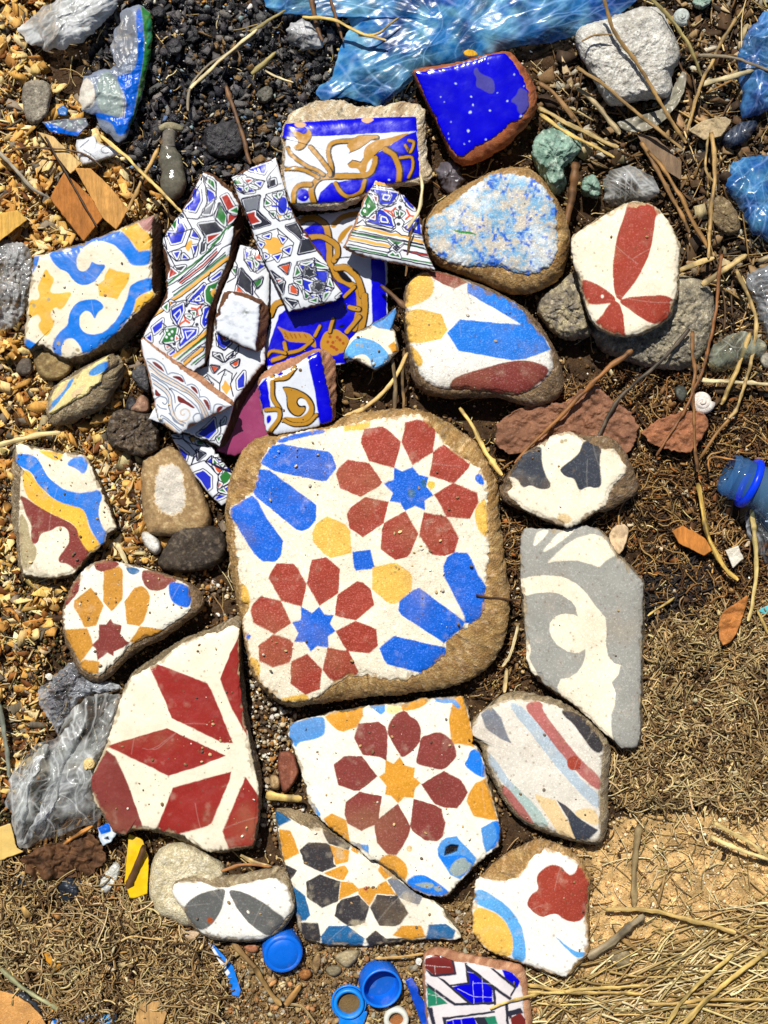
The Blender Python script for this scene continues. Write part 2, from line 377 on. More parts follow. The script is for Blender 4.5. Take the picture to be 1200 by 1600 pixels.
def shard(name, label, face, body=None, z=40, gx=0, gy=0, thick=34, pat='', base='C', mat=M_CEM, bmat=M_MORT, bcol='tan', mode='round', dome=0, rnd=3,
          sp=1.7, R=2, soft=0, rough=.5, edge=.8, amp=1.6, wear=0, holes=(), cat='tile fragment', group=None, layer=2.5, eq=.55, colfn=None, faceN='decorated_face', bodyN='tile_body', wob=.5, zb=None, center=None, grains=0):
    seed = len(label) * 3 + int(pts(face)[0, 0]) % 50
    Fp = pts(face); Fp = chaikin(Fp, soft) if soft else Fp
    Bp = pts(body) if body else None
    if Bp is not None: Bp = chaikin(Bp, max(1, soft))
    if mat in (M_GLZ, M_COB): rough = .14
    c = np.array(center, float) if center else centroid(Fp)
    N = int(perim(Fp) / sp) + 8; F = resample(Fp, N)
    nr = fbm(F[:, 0], F[:, 1], 7, 3, seed) * edge * 1.25 + fbm(F[:, 0], F[:, 1], 2.5, 1, seed + 2) * edge * .6 - np.clip(fbm(F[:, 0], F[:, 1], 16, 2, seed + 6) * 6 - 3.6, 0, 3) * (edge > .4)
    d = F - c; L = np.linalg.norm(d, axis=1, keepdims=True); F = F + d / L * nr[:, None]
    K = int(L.max() / sp) + 2
    t = np.linspace(0, 1, K + 1)[1:]
    XY = c + t[:, None, None] * (F - c)[None]
    X = np.concatenate([[c[0]], XY[:, :, 0].ravel()]); Y = np.concatenate([[c[1]], XY[:, :, 1].ravel()])
    tt = np.concatenate([[0], np.repeat(t, N)])
    plane = lambda x, y: z + gx * (x - c[0]) + gy * (y - c[1])
    def top(x, y, q):
        return plane(x, y) + dome * (1 - q ** 2.2) - rnd * q ** 14 + fbm(x, y, 45, 3, seed + 4) * rough * 1.6 + fbm(x, y, 6, 3, seed + 5) * rough * .35
    Z = top(X, Y, tt)
    for hp, hd in holes:
        Z = Z - hd * inside(pts(hp), X, Y)
    lo = F.min(0) - 3; hi = F.max(0) + 3
    img = raster(pat, lo, hi, R, base)
    wx = X + fbm(X, Y, 9, 2, seed + 8) * wob; wy = Y + fbm(X, Y, 9, 2, seed + 9) * wob
    col = sample(img, lo, R, wx, wy)
    if wear:
        f = np.clip(fbm(X, Y, 22, 5, seed + 12) * 2.2 - 1.5 + wear, 0, 1)[:, None] * .55
        col = col * (1 - f) + lin(196, 182, 150) * f
    col = col * (1 + fbm(X, Y, 30, 4, seed + 13)[:, None] * .07)
    if mat not in (M_GLZ, M_COB):
        f = np.clip(fbm(X, Y, 70, 5, seed + 31) * .9 - .1, 0, 1)[:, None]; col = col * (1 - f * .3) + lin(170, 140, 96) * f * .3
        f = np.clip(fbm(X, Y, 18, 5, seed + 33) * 1.6 - .75, 0, 1)[:, None]; col = col * (1 - f * .2) + lin(226, 210, 184) * f * .2
        v, dd_ = cells(X, Y, 16, seed + 3); f = np.exp(-(dd_ * 16 / (.7 + 1.2 * ((v * 91) % 1))) ** 2)[:, None] * (v > .45)[:, None]; col = col * (1 - f * .6) + lin(110, 84, 54) * f * .6
        nr_ = np.random.default_rng(seed)
        for _ in range(5):
            q0 = nr_.uniform(lo, hi); an = nr_.uniform(0, 3.14); ln = nr_.uniform(12, 60)
            uu = (X - q0[0]) * math.cos(an) + (Y - q0[1]) * math.sin(an); ww = -(X - q0[0]) * math.sin(an) + (Y - q0[1]) * math.cos(an) + uu * uu * .002
            f = (np.clip(1 - np.abs(ww) / 1.1, 0, 1) * (np.abs(uu) < ln) * .2)[:, None]; col = col * (1 - f) + lin(226, 216, 200) * f
        rad_ = (1 - tt) * np.concatenate([[L.mean()], np.tile(L[:, 0], K)])
        f = np.clip((fbm(X, Y, 9, 4, seed + 35) * 5 + 3.2 - rad_) * .8, 0, 1) * (tt > .5); Z = Z - f * 1.3
        f = (f * np.clip(fbm(X, Y, 20, 2, seed + 36) * 2 + .5, 0, 1))[:, None] * .75
        col = col * (1 - f) + bodycol(bcol, X, Y, seed + 37) * f * 1.1
    if colfn: col = colfn(X, Y, col, tt)
    # skirt: the coloured layer has a thickness
    xe, ye, ze = X[-N:], Y[-N:], Z[-N:]
    sx = xe + d[:, 0] / L[:, 0] * .9; sy = ye + d[:, 1] / L[:, 0] * .9
    V = np.concatenate([P(X, Y, Z), P(sx, sy, ze - layer)]); cc = np.concatenate([col, col[-N:] * .92])
    org = P(c[0], c[1], 0)
    rt = root(name, label, cat, org, group)
    fo = link(faceN, mesh(faceN, V - org, disc_faces(K + 1, N), cc, mat), rt)
    # body
    zbot = -6 if zb is None else zb
    if zb is None: zbot = max(-6, float(ze.mean()) - thick)
    if Bp is None: Bd, dd = np.linalg.norm(F - c, axis=1) * 1.0 + 1.6, d / L
    else: Bd, dd = raycast(Bp, c, F)
    Fd = np.linalg.norm(F - c, axis=1); z0 = ze - layer * .55
    rows = []
    if mode == 'round':
        zm = z0 * eq + zbot * (1 - eq)
        for u in np.linspace(0, 1, 13):
            a = u * math.pi / 2; rows.append((Fd * .985 + (Bd - Fd * .985) * math.sin(a), z0 - (z0 - zm) * (1 - math.cos(a)), u))
        for u in (.2, .45, .7, 1): rows.append((Bd * (1 - .16 * u * u), zm + (zbot - zm) * u, 1))
    else:
        for u in (0, .04, .12, .25, .4, .55, .7, .85, 1): rows.append((Fd * .992 + (Bd - Fd * .992) * min(1, u * 1.15), z0 + (zbot - z0) * u, min(1, u * 3)))
    bx = np.concatenate([c[0] + dd[:, 0] * r for r, _, _ in rows]); by = np.concatenate([c[1] + dd[:, 1] * r for r, _, _ in rows])
    bz = np.concatenate([q for _, q, _ in rows]); bu = np.repeat([u for _, _, u in rows], N)
    ux = bx + bz * .8; uy = by - bz * .9
    gr = (.42 - np.minimum(cells(ux, uy, 5, seed)[1], .42)) * 2.2 if bmat is M_MORT else 0
    k = bu * (fbm(ux, uy, 12, 4, seed + 20) * amp + fbm(ux, uy, 4, 2, seed + 21) * amp * .7 + gr)
    bx = bx + np.tile(dd[:, 0], len(rows)) * k; by = by + np.tile(dd[:, 1], len(rows)) * k
    bz = bz + bu * (fbm(ux, uy, 7, 4, seed + 22) * amp * 1.0 + gr) - (bu > 0) * .4
    bc = bodycol(bcol, ux, uy, seed + 23, 1 if bmat is M_MORT else 0)
    link(bodyN, mesh(bodyN, P(bx, by, bz) - org, disc_faces(len(rows), N, 0, False)[1:], bc, bmat), rt)
    hull = np.stack([c[0] + dd[:, 0] * Bd, c[1] + dd[:, 1] * Bd], 1); cover(hull)
    TOPS.append((F, plane, dome, grains))
    return rt

def rock(name, label, outline, hgt=30, col=((150, 130, 100), (110, 95, 75), (180, 165, 135)), mat=M_STONE, flat=.5, amp=3, nz=10, soft=2, z0=-8, gx=0, gy=0, cat='stone', group=None, sp=2.2, facet=0, kind=None, pat=None, cv=True, agg=0):
    B = chaikin(pts(outline), soft); c = centroid(B); N = int(perim(B) / sp) + 10; B = resample(B, N)
    seed = int(c[0] * 3 + c[1]) % 97
    d = B - c; L = np.linalg.norm(d, axis=1, keepdims=True); K = int(L.max() / sp) + 2
    q = np.linspace(0, 1, K + 1)[1:]
    X = np.concatenate([[c[0]], (c[0] + q[:, None] * d[None, :, 0]).ravel()]); Y = np.concatenate([[c[1]], (c[1] + q[:, None] * d[None, :, 1]).ravel()])
    tq = np.concatenate([[0], np.repeat(q, N)])
    Z = z0 + (hgt - z0) * np.sqrt(np.clip(1 - tq ** (2 + flat * 9), 0, 1)) ** .9
    k = np.clip(tq * 1.4, 0, 1)
    if agg: Z = Z + (.5 - np.minimum(cells(X, Y, 9, seed)[1], .5)) * 7 * (1 - tq ** 8)
    if facet: Z = Z - ridged(X, Y, 38, 2, seed + 6) * facet * (1 - tq ** 6)
    dx = (fbm(X + Z, Y - Z, nz, 4, seed) * amp) * k; dz = fbm(X, Y, nz, 4, seed + 3) * amp + fbm(X, Y, nz * .3, 2, seed + 4) * amp * .35
    dirx = np.concatenate([[0], np.tile(d[:, 0] / L[:, 0], K)]); diry = np.concatenate([[0], np.tile(d[:, 1] / L[:, 0], K)])
    X = X + dirx * dx * .6; Y = Y + diry * dx * .6; Z = Z + dz * .7 * (1 - tq ** 8) + gx * (X - c[0]) + gy * (Y - c[1])
    cc = bodycol(col, X, Y, seed + 5, agg)
    if pat:
        lo = B.min(0) - 4; im = raster(pat[1], lo, B.max(0) + 4, 1, pat[0]) if isinstance(pat, tuple) else None
        if im is not None:
            m = sample(im, lo, 1, X + fbm(X, Y, 6, 3, 3) * 3, Y + fbm(X, Y, 6, 3, 4) * 3); w = (np.abs(m - C[pat[0]]).sum(1) > .02)[:, None]
            cc = np.where(w, m * .9 + cc * .1, cc)
    org = P(c[0], c[1], 0)
    o = link(name, mesh(name, P(X, Y, Z) - org, disc_faces(K, N), cc, mat)); o.location = org
    tag(o, label, cat, group, kind)
    if cv: cover(B)
    return o

def slab(name, label, outline, z=14, thick=10, col=(180, 130, 70), mat=M_WOOD, gx=0, gy=0, sp=2.5, soft=0, edge=.8, amp=.6, cat='wood', group=None, var=.15, pat=None, base=None, parent=None, R=2, cv=True, warp=0, org=None):
    Fp = pts(outline); Fp = chaikin(Fp, soft) if soft else Fp
    c = centroid(Fp); N = int(perim(Fp) / sp) + 8; F = resample(Fp, N); seed = int(c[0] + c[1] * 2) % 89
    d = F - c; L = np.linalg.norm(d, axis=1, keepdims=True)
    F = F + d / L * (fbm(F[:, 0], F[:, 1], 6, 3, seed) * edge)[:, None]; d = F - c
    K = max(3, int(L.max() / sp)); q = np.concatenate([np.linspace(0, 1, K + 1)[1:-1], [1 - 1.0 / L.max()]])
    rows = [(c + t * d, 0.) for t in q] + [(F, -1.)] + [(F + d / L * .6, -thick * .5), (F, -thick)]
    X = np.concatenate([[c[0]]] + [r[0][:, 0] for r in rows]); Y = np.concatenate([[c[1]]] + [r[0][:, 1] for r in rows])
    D = np.concatenate([[0]] + [np.full(N, r[1]) for r in rows])
    Z = z + gx * (X - c[0]) + gy * (Y - c[1]) + D + fbm(X, Y, 12, 3, seed + 2) * amp + (ridged(X, Y, 26, 3, seed + 5) - .4) * warp
    if pat is not None:
        lo = F.min(0) - 3; cc = sample(raster(pat, lo, F.max(0) + 3, R, base), lo, R, X, Y) * 1.0
        cc = cc * (1 + fbm(X, Y, 12, 3, seed)[:, None] * var * .5)
    else:
        b = lin(*col); cc = b[None] * (1 + fbm(X, Y, 16, 4, seed + 1)[:, None] * var)
    o_ = P(c[0], c[1], 0) if org is None else org
    o = link(name, mesh(name, P(X, Y, Z) - o_, disc_faces(len(rows), N), np.clip(cc, .001, 1), mat), parent)
    if parent is None: o.location = o_; tag(o, label, cat, group)
    if cv: cover(F)
    return o

def film(name, label, outline, z=18, amp=16, sc=60, mat=M_FILM, col=((205, 208, 206), (235, 238, 238), (150, 150, 146)), sp=2.4, soft=1, cat='plastic bag', oct=4, dome=10, edge=4, fold=1.0, gx=0, gy=0, pat=None, base=None, kind=None, dirn=None, parent=None, org=None, al=.55):
    Fp = chaikin(pts(outline), soft); c = centroid(Fp); N = int(perim(Fp) / sp) + 8; F = resample(Fp, N); seed = int(c[0] * 2 + c[1]) % 83
    d = F - c; L = np.linalg.norm(d, axis=1, keepdims=True); F = F + d / L * (fbm(F[:, 0], F[:, 1], 14, 4, seed) * edge)[:, None]; d = F - c
    K = int(L.max() / sp); q = np.linspace(0, 1, K + 1)[1:]
    X = np.concatenate([[c[0]], (c[0] + q[:, None] * d[None, :, 0]).ravel()]); Y = np.concatenate([[c[1]], (c[1] + q[:, None] * d[None, :, 1]).ravel()]); t = np.concatenate([[0], np.repeat(q, N)])
    a, b = X, Y
    if dirn:                                # long folds along one direction
        ca, sa = math.cos(dirn[0]), math.sin(dirn[0]); a, b = (X * ca + Y * sa) / dirn[1], -X * sa + Y * ca
    wx = a + fbm(X, Y, sc, 2, seed + 1) * sc * .35; wy = b + fbm(X, Y, sc, 2, seed + 2) * sc * .35
    z1, c1 = crumple(a, b, sc, seed + 3, 9); z2, c2 = crumple(a, b, sc * .4, seed + 13, 7)
    Zr = z1 * .85 + z2 * .13 + fbm(wx, wy, sc * 1.2, 2, seed + 3) * .12 - .1; cr = np.maximum(c1, c2 * .35)
    Z = z + dome * (1 - t ** 2) + (Zr - .35) * amp * 1.35 * fold + gx * (X - c[0]) + gy * (Y - c[1])
    Z = np.maximum(Z * (1 - t ** 10 * .35), GZ(X, Y) + 1.2)
    X = X + fbm(X, Y, sc * .4, 3, seed + 8) * amp * .2; Y = Y + fbm(X, Y, sc * .4, 3, seed + 9) * amp * .2
    if pat is not None:
        lo = F.min(0) - 8; cc = sample(raster(pat, lo, F.max(0) + 8, 2, base), lo, 2, X, Y)
    else:
        c0, c1, c2 = [lin(*v) for v in col]; f = np.clip(fbm(X, Y, 18, 4, seed + 4) * .8 + .4, 0, 1)[:, None]; g = np.clip(fbm(X, Y, 40, 3, seed + 5) * 1.5 - .3, 0, 1)[:, None]
        cc = (c0 * (1 - f) + c1 * f) * (1 - g) + c2 * g
    lay = np.clip(fbm(X, Y, 30, 4, seed + 15) * 1.4, -.5, .6)
    A = np.clip(al * .85 + lay * .4 + cr * .5 + t ** 16 * .2, .05, 1)[:, None]
    if pat is None and mat in (M_FILM, M_CLEAR, M_BLUEF): cc = cc * (1 - cr[:, None] * .35) + (lin(250, 250, 250) * .5 + cc * .6) * cr[:, None] * .35
    o_ = P(c[0], c[1], 0) if org is None else org
    o = link(name, mesh(name, P(X, Y, Z) - o_, disc_faces(K, N), np.concatenate([np.clip(cc, .001, .95), A], 1), mat), parent)
    if parent is None: o.location = o_; tag(o, label, cat, None, kind)
    return o

def tube_arrays(paths, rad, sides=4, flat=1.0):
    """paths (M,Sg,3) in photo px / height, rad (M,Sg)"""
    W = P(paths[..., 0], paths[..., 1], paths[..., 2]); M, G = W.shape[:2]
    T = np.gradient(W, axis=1); T /= np.linalg.norm(T, axis=2, keepdims=True) + 1e-12
    up = np.array([0, 0, 1.0]); sd = np.cross(T, up); sd /= np.linalg.norm(sd, axis=2, keepdims=True) + 1e-9; u = np.cross(sd, T)
    a = np.arange(sides) / sides * 2 * math.pi + math.pi / 4
    V = W[:, :, None] + (sd[:, :, None] * np.cos(a)[None, None, :, None] + u[:, :, None] * np.sin(a)[None, None, :, None] * flat) * (rad * S)[:, :, None, None]
    i = np.arange(sides); j = (i + 1) % sides
    base = (np.arange(M)[:, None, None] * G + np.arange(G - 1)[None, :, None]) * sides
    q = np.stack([base + i, base + j, base + sides + j, base + sides + i], -1).reshape(-1, 4)
    cap = []
    if sides == 4:
        m = np.arange(M) * G * sides
        cap = [np.stack([m, m + 3, m + 2, m + 1], 1), np.stack([m + k + (G - 1) * sides for k in range(4)], 1)]
        q = np.concatenate([q] + cap)
    return V.reshape(-1, 3), q[:, ::-1], G * sides

def stick(label, path, w0=6, w1=4, h=16, h1=None, col=(196, 164, 104), name='dry_twig', cat='straw', crop='P', mat=None, group=None, lift=0, flat=.75, rel=True):
    p = pts(path, crop); L0 = np.linalg.norm(np.diff(p, axis=0), axis=1).sum(); G = int(max(10, L0 / 5))
    p = catmull(p, 9) if len(p) > 2 else p; p = resample(p, G, False)
    t = np.linspace(0, 1, G); seed = int(p[0, 0] + p[0, 1]) % 71; sc = L0 / 100
    p = p + np.stack([fbm(t * L0, t * 0 + seed, 34, 3, seed), fbm(t * L0, t * 0 - seed, 34, 3, seed + 3)], 1) * min(2.2, .8 + sc)
    h1 = h if h1 is None else h1
    z = h + (h1 - h) * t + np.sin(t * math.pi) * lift + fbm(t * L0, t * 0, 40, 2, seed + 5) * 1.5
    w = (w0 + (w1 - w0) * t) * .43 * (1 + fbm(t * L0, t * 0 + seed, 12, 3, seed) * .28)
    nr = np.random.default_rng(seed)
    for q in nr.uniform(.1, .95, int(L0 / 55) + 1): w = w * (1 + .22 * np.exp(-((t - q) * L0 / 3.2) ** 2))
    w[0] *= .72; w[-1] *= .5; n = 9
    V, q, _ = tube_arrays(np.concatenate([p, z[:, None]], 1)[None], w[None], n, flat if cat == 'twig' else .5)
    V = V + (nr.normal(0, .00011, (1, n, 3)) + nr.normal(0, .00005, (G, n, 3))).reshape(-1, 3)
    m = len(V); V = np.concatenate([V, V[:n].mean(0, keepdims=True), V[m - n:m].mean(0, keepdims=True)]); i = np.arange(n); j = (i + 1) % n
    caps = np.concatenate([np.stack([np.full(n, m), j, i], 1), np.stack([np.full(n, m + 1), m - n + i, m - n + j], 1)])
    b = lin(*col); si = np.tile(np.arange(n), G); tl = np.repeat(t * L0, n)
    f = fbm(tl, si * 37., 34, 3, seed) * .55 + fbm(tl, si * 3., 16, 3, seed + 2) * .35
    f = np.concatenate([f, [.4, .4]])[:, None]; cc = b[None] * (1 + f) * np.array([1, 1 - .02, 1 - .06])
    k = (np.concatenate([fbm(tl, tl * 0 + seed, 22, 3, seed + 7), [0, 0]]) > .55)[:, None]; cc = np.where(k, cc * .5, cc)
    org = P(p[G // 2, 0], p[G // 2, 1], z[G // 2])
    o = link(name, mesh(name, V - org, [q, caps], np.clip(cc, .002, .9), mat or M_STRAW)); o.location = org
    return tag(o, label, cat, group)

_ico = None
def ico():
    global _ico
    if _ico is None:
        import bmesh
        bm = bmesh.new(); bmesh.ops.create_icosphere(bm, subdivisions=1, radius=1)
        V = np.array([v.co[:] for v in bm.verts]); F = np.array([[v.index for v in f.verts] for f in bm.faces]); bm.free()
        bm = bmesh.new(); bmesh.ops.create_icosphere(bm, subdivisions=2, radius=1)
        V2 = np.array([v.co[:] for v in bm.verts]); F2 = np.array([[v.index for v in f.verts] for f in bm.faces]); bm.free()
        _ico = (V, F, V2, F2)
    return _ico
BOX = np.array([[x, y, z] for z in (-1, 1) for y in (-1, 1) for x in (-1, 1)], float)
BOXF = np.array([[0, 2, 3, 1], [4, 5, 7, 6], [0, 1, 5, 4], [2, 6, 7, 3], [0, 4, 6, 2], [1, 3, 7, 5]])

def rotm(n, tilt, r=None):
    r = r or rng
    a = r.uniform(0, 2 * math.pi, n); b = r.normal(0, tilt, n); c = r.normal(0, tilt, n)
    ca, sa, cb, sb, cg, sg = np.cos(a), np.sin(a), np.cos(b), np.sin(b), np.cos(c), np.sin(c)
    o = np.zeros(n); i = np.ones(n)
    Rz = np.stack([ca, -sa, o, sa, ca, o, o, o, i], 1).reshape(n, 3, 3); Rx = np.stack([i, o, o, o, cb, -sb, o, sb, cb], 1).reshape(n, 3, 3); Ry = np.stack([cg, o, sg, o, i, o, -sg, o, cg], 1).reshape(n, 3, 3)
    return Rz @ Rx @ Ry

def scatter(name, V0, F0, x, y, z, size, colors, jit=.25, tilt=.5, mat=None, kind='stuff', label=None, cat=None, smooth=False):
    """size (n,3) half extents in px; joined into one mesh of loose pieces"""
    n = len(x); B = np.repeat(V0[None], n, 0); B = B * (1 + rng.normal(0, jit, B.shape)) * size[:, None, :]
    B = np.einsum('nij,nkj->nki', rotm(n, tilt), B)
    W = P(x, y, z)[:, None, :] + B * S
    F = (np.arange(n)[:, None, None] * len(V0) + F0[None]).reshape(-1, F0.shape[1])
    o = link(name, mesh(name, W.reshape(-1, 3), [F], np.repeat(colors, len(V0), 0), mat, smooth))
    return tag(o, label, cat, None, kind)

def pick(cols, n, v=.18):
    c = np.array([lin(*q) for q in cols])[rng.integers(0, len(cols), n)]
    return np.clip(c * (1 + rng.normal(0, v, (n, 1))) * (1 + rng.normal(0, v * .12, (n, 3))), .002, .95)

def lathe(name, prof, n=48, mat=None, col=(10, 100, 220), parent=None, smooth=True):
    """prof: (r, z) in px"""
    a = np.arange(n) / n * 2 * math.pi; pr = np.array(prof, float)
    V = np.concatenate([np.stack([np.cos(a) * r, np.sin(a) * r, np.full(n, zz)], 1) for r, zz in pr]) * S
    i = np.arange(n); j = (i + 1) % n
    q = np.concatenate([np.stack([k * n + i, k * n + j, (k + 1) * n + j, (k + 1) * n + i], 1) for k in range(len(pr) - 1)])
    me = mesh(name, V, [q], np.tile(np.append(lin(*col), (.32) if mat is M_PET else 1), (len(V), 1)), mat, smooth)
    return link(name, me, parent)
# ---------------------------------------------------------------- ground
Z_WOOD = chaikin(pts('-300,-300 130,-300 90,40 60,110 190,240 250,330 215,600 190,700 330,800 360,900 200,905 90,900 60,1300 -300,1300'), 2)
Z_CHAR = chaikin(pts('150,-300 700,-300 690,150 470,330 360,290 255,330 190,230 110,120'), 2)
Z_SAND = chaikin(pts('860,1330 985,1270 1100,1265 1300,1290 1500,1300 1500,1900 700,1900 800,1560 880,1530'), 2)
Z_GRAV = chaikin(pts('300,1480 480,1440 740,1410 860,1340 900,1500 700,1900 200,1900'), 2)
Z_ROOT1 = chaikin(pts('1000,965 1080,950 1210,940 1400,980 1400,1290 1210,1290 1100,1262 990,1272 945,1240 960,1150 1005,1150'), 2)
Z_ROOT2 = chaikin(pts('-100,1400 60,1420 200,1385 300,1400 330,1470 345,1560 300,1700 -100,1700'), 2)
def zone(p, X, Y, n=10):
    return inside(p, X + fbm(X, Y, 40, 4, 31) * n, Y + fbm(X, Y, 40, 4, 32) * n)
def GZ(X, Y):
    X = np.asarray(X, float); Y = np.asarray(Y, float)
    g = fbm(X, Y, 120, 3, 41) * 5 + fbm(X, Y, 26, 4, 42) * 4 - 4
    return g - 9 * np.exp(-(((X - 520) / 330) ** 2 + ((Y - 600) / 330) ** 2)) + 5 / (1 + np.exp(-(Y - 1350) / 60.0)) * (X > -1e9)
def make_ground():
    a = np.arange(-60, 1261, 3.0); b = np.arange(-60, 1661, 3.0)
    ext = lambda v: np.concatenate([[v[0] - 3000, v[0] - 900, v[0] - 300, v[0] - 100], v, [v[-1] + 100, v[-1] + 300, v[-1] + 900, v[-1] + 3000]])
    X, Y = np.meshgrid(ext(a), ext(b)); h, w = X.shape; X = X.ravel(); Y = Y.ravel()
    Z = GZ(X, Y) + fbm(X, Y, 9, 3, 44) * 1.6
    c = np.tile(lin(74, 54, 34), (len(X), 1))
    for poly, k in ((Z_GRAV, (150, 120, 78)), (Z_ROOT1, (104, 82, 52)), (Z_ROOT2, (120, 96, 60)), (Z_WOOD, (126, 82, 38)), (Z_CHAR, (44, 40, 42)), (Z_SAND, (214, 176, 118))):
        m = zone(poly, X, Y, 14); c[m] = lin(*k)
    c = c * (1 + fbm(X, Y, 20, 4, 46)[:, None] * .35) * (1 + fbm(X, Y, 6, 2, 47)[:, None] * .25)
    i = (np.arange(h - 1)[:, None] * w + np.arange(w - 1)[None]).ravel()
    q = np.stack([i, i + w, i + w + 1, i + 1], 1)
    tag(link('ground', mesh('ground', P(X, Y, Z), [q], np.clip(c, .004, 1), M_SOIL)), kind='structure')
make_ground()

# ---------------------------------------------------------------- cement tile fragments
shard('cement_tile_fragment', 'largest worn cement tile, cream with two red eight petalled flowers around blue stars', '''A 770,150 895,125 1100,80 B 330,45 455,38 520,80 580,165 640,250 840,400 920,450 965,560 970,800 975,960 970,1110 D 965,150 955,270 945,300 945,440 915,500
830,560 700,640 655,690 655,770 590,840 470,920 350,965 150,965 100,940 C 1080,935 930,940 830,1000 700,1100 600,1130 430,1125 340,1060 260,960 200,850 165,680 140,520 190,430 130,350 110,200 110,100 A 75,860 45,790 50,740 130,690 225,610 265,440 275,390 330,310 370,260 450,205 600,165 745,143''',
'''P 429,676 405,683 387,694 362,734 352,786 354,838 361,888 371,943 380,985 389,1037 398,1064 419,1085 442,1103 467,1104 496,1100 537,1092 560,1090 612,1086 677,1079 727,1068 768,1041 789,1002 797,960 796,922 789,881 781,807 779,765 768,730 752,698 733,682 693,657 668,644 643,639 602,639 590,642 538,648 517,664 470,672''',
z=74, thick=80, dome=4, rnd=4, rough=.9, edge=1.6, amp=2.6, mat=M_SPARK, grains=150, cat='tile fragment', pat='''
@ A
s B 375,240 470,200 600,168 745,143 768,178 640,196 500,232 440,252
p B 355,270 440,255 520,275 780,312 815,345 845,440 770,535 735,537 370,462 275,405 290,370
p B 265,445 340,455 695,715 690,830 640,890 585,912 540,900 240,655 215,620
p B 50,740 210,640 255,680 290,755 315,805 380,895 445,985 430,1085 390,1140 290,1140 225,1080 70,835 45,790
p Y 775,797 905,860 945,905 955,1075 800,1113 745,1080 665,985 660,930 690,855
p Y 895,125 1100,90 1095,130 1030,155 900,162
@ B
p R 45,145 180,125 215,145 320,240 305,310 270,440 80,385 18,250 20,215
p R 350,95 440,75 555,90 580,160 560,320 405,420 325,250
p R 560,315 640,260 840,410 825,440 725,550 690,548 530,495 545,430
p R 565,635 710,550 890,620 900,700 835,820 660,805 610,710
p R 490,770 655,800 700,860 755,965 720,1070 650,1097 550,1090 455,940
p R 190,850 350,760 450,930 390,1080 365,1105 275,1128 165,1045 175,900
p R 50,655 230,690 215,740 190,850 35,960 -65,890 -88,780 -55,730
@ A
p R 930,375 1090,400 1190,545 1165,575 1025,655 870,590 838,480 860,435
@ B
p B 270,435 330,460 405,430 455,490 525,505 510,580 565,640 495,680 500,755 425,722 350,760 315,700 235,685 260,625 190,555 265,525
s T 370,600 420,590 430,640 400,665 365,640; 460,530 510,520 515,580 480,595
o Y1 6 545,565
s B 880,490 910,475 940,525 945,570 900,560 870,520
s Y 900,700 965,655 980,960 910,930 880,840 870,770
@ C
p B 960,12 1100,-8 1128,125 1110,140 990,152 975,130
p R 395,95 520,100 555,140 620,250 585,425 430,380 335,210 345,175
p R 660,70 770,50 870,140 860,320 715,418 622,250 640,150
p R 850,335 1000,230 1045,240 1105,300 1125,410 1105,430 990,525 830,490
p R 835,605 985,528 1145,590 1155,715 1090,775 920,755
p R 775,730 935,755 1010,910 990,940 930,935 830,990 790,965 738,900
p R 505,830 625,775 735,890 720,1040 610,1085 500,1000 498,900
p R 365,630 490,665 520,700 510,800 490,840 365,880 265,830 255,715
p R 275,343 430,380 505,545 380,630 220,545 200,450 210,410
p B 580,420 660,470 715,422 750,480 822,485 795,545 835,605 780,645 780,730 700,715 650,758 605,690 525,685 560,620 510,540 575,520
s Y 400,1115 600,1070 650,1110 600,1135 430,1130
s Y 110,235 170,265 195,350 190,440 140,450; 180,780 265,830 275,910 250,960 205,920
p B 155,615 205,640 190,670 165,660
@ D
p Y 105,130 250,92 290,98 385,165 405,200 395,300 310,385 255,405 215,390 100,290
p B 715,15 820,18 850,70 900,190 960,270 950,310 950,440 915,500 850,550 800,545 795,490 640,185 635,120 665,50
p B 455,278 800,535 790,570 645,695 330,490 300,450 310,380 400,305
p B 270,642 655,728 665,780 600,835 470,920 215,855 190,820 155,730
''')

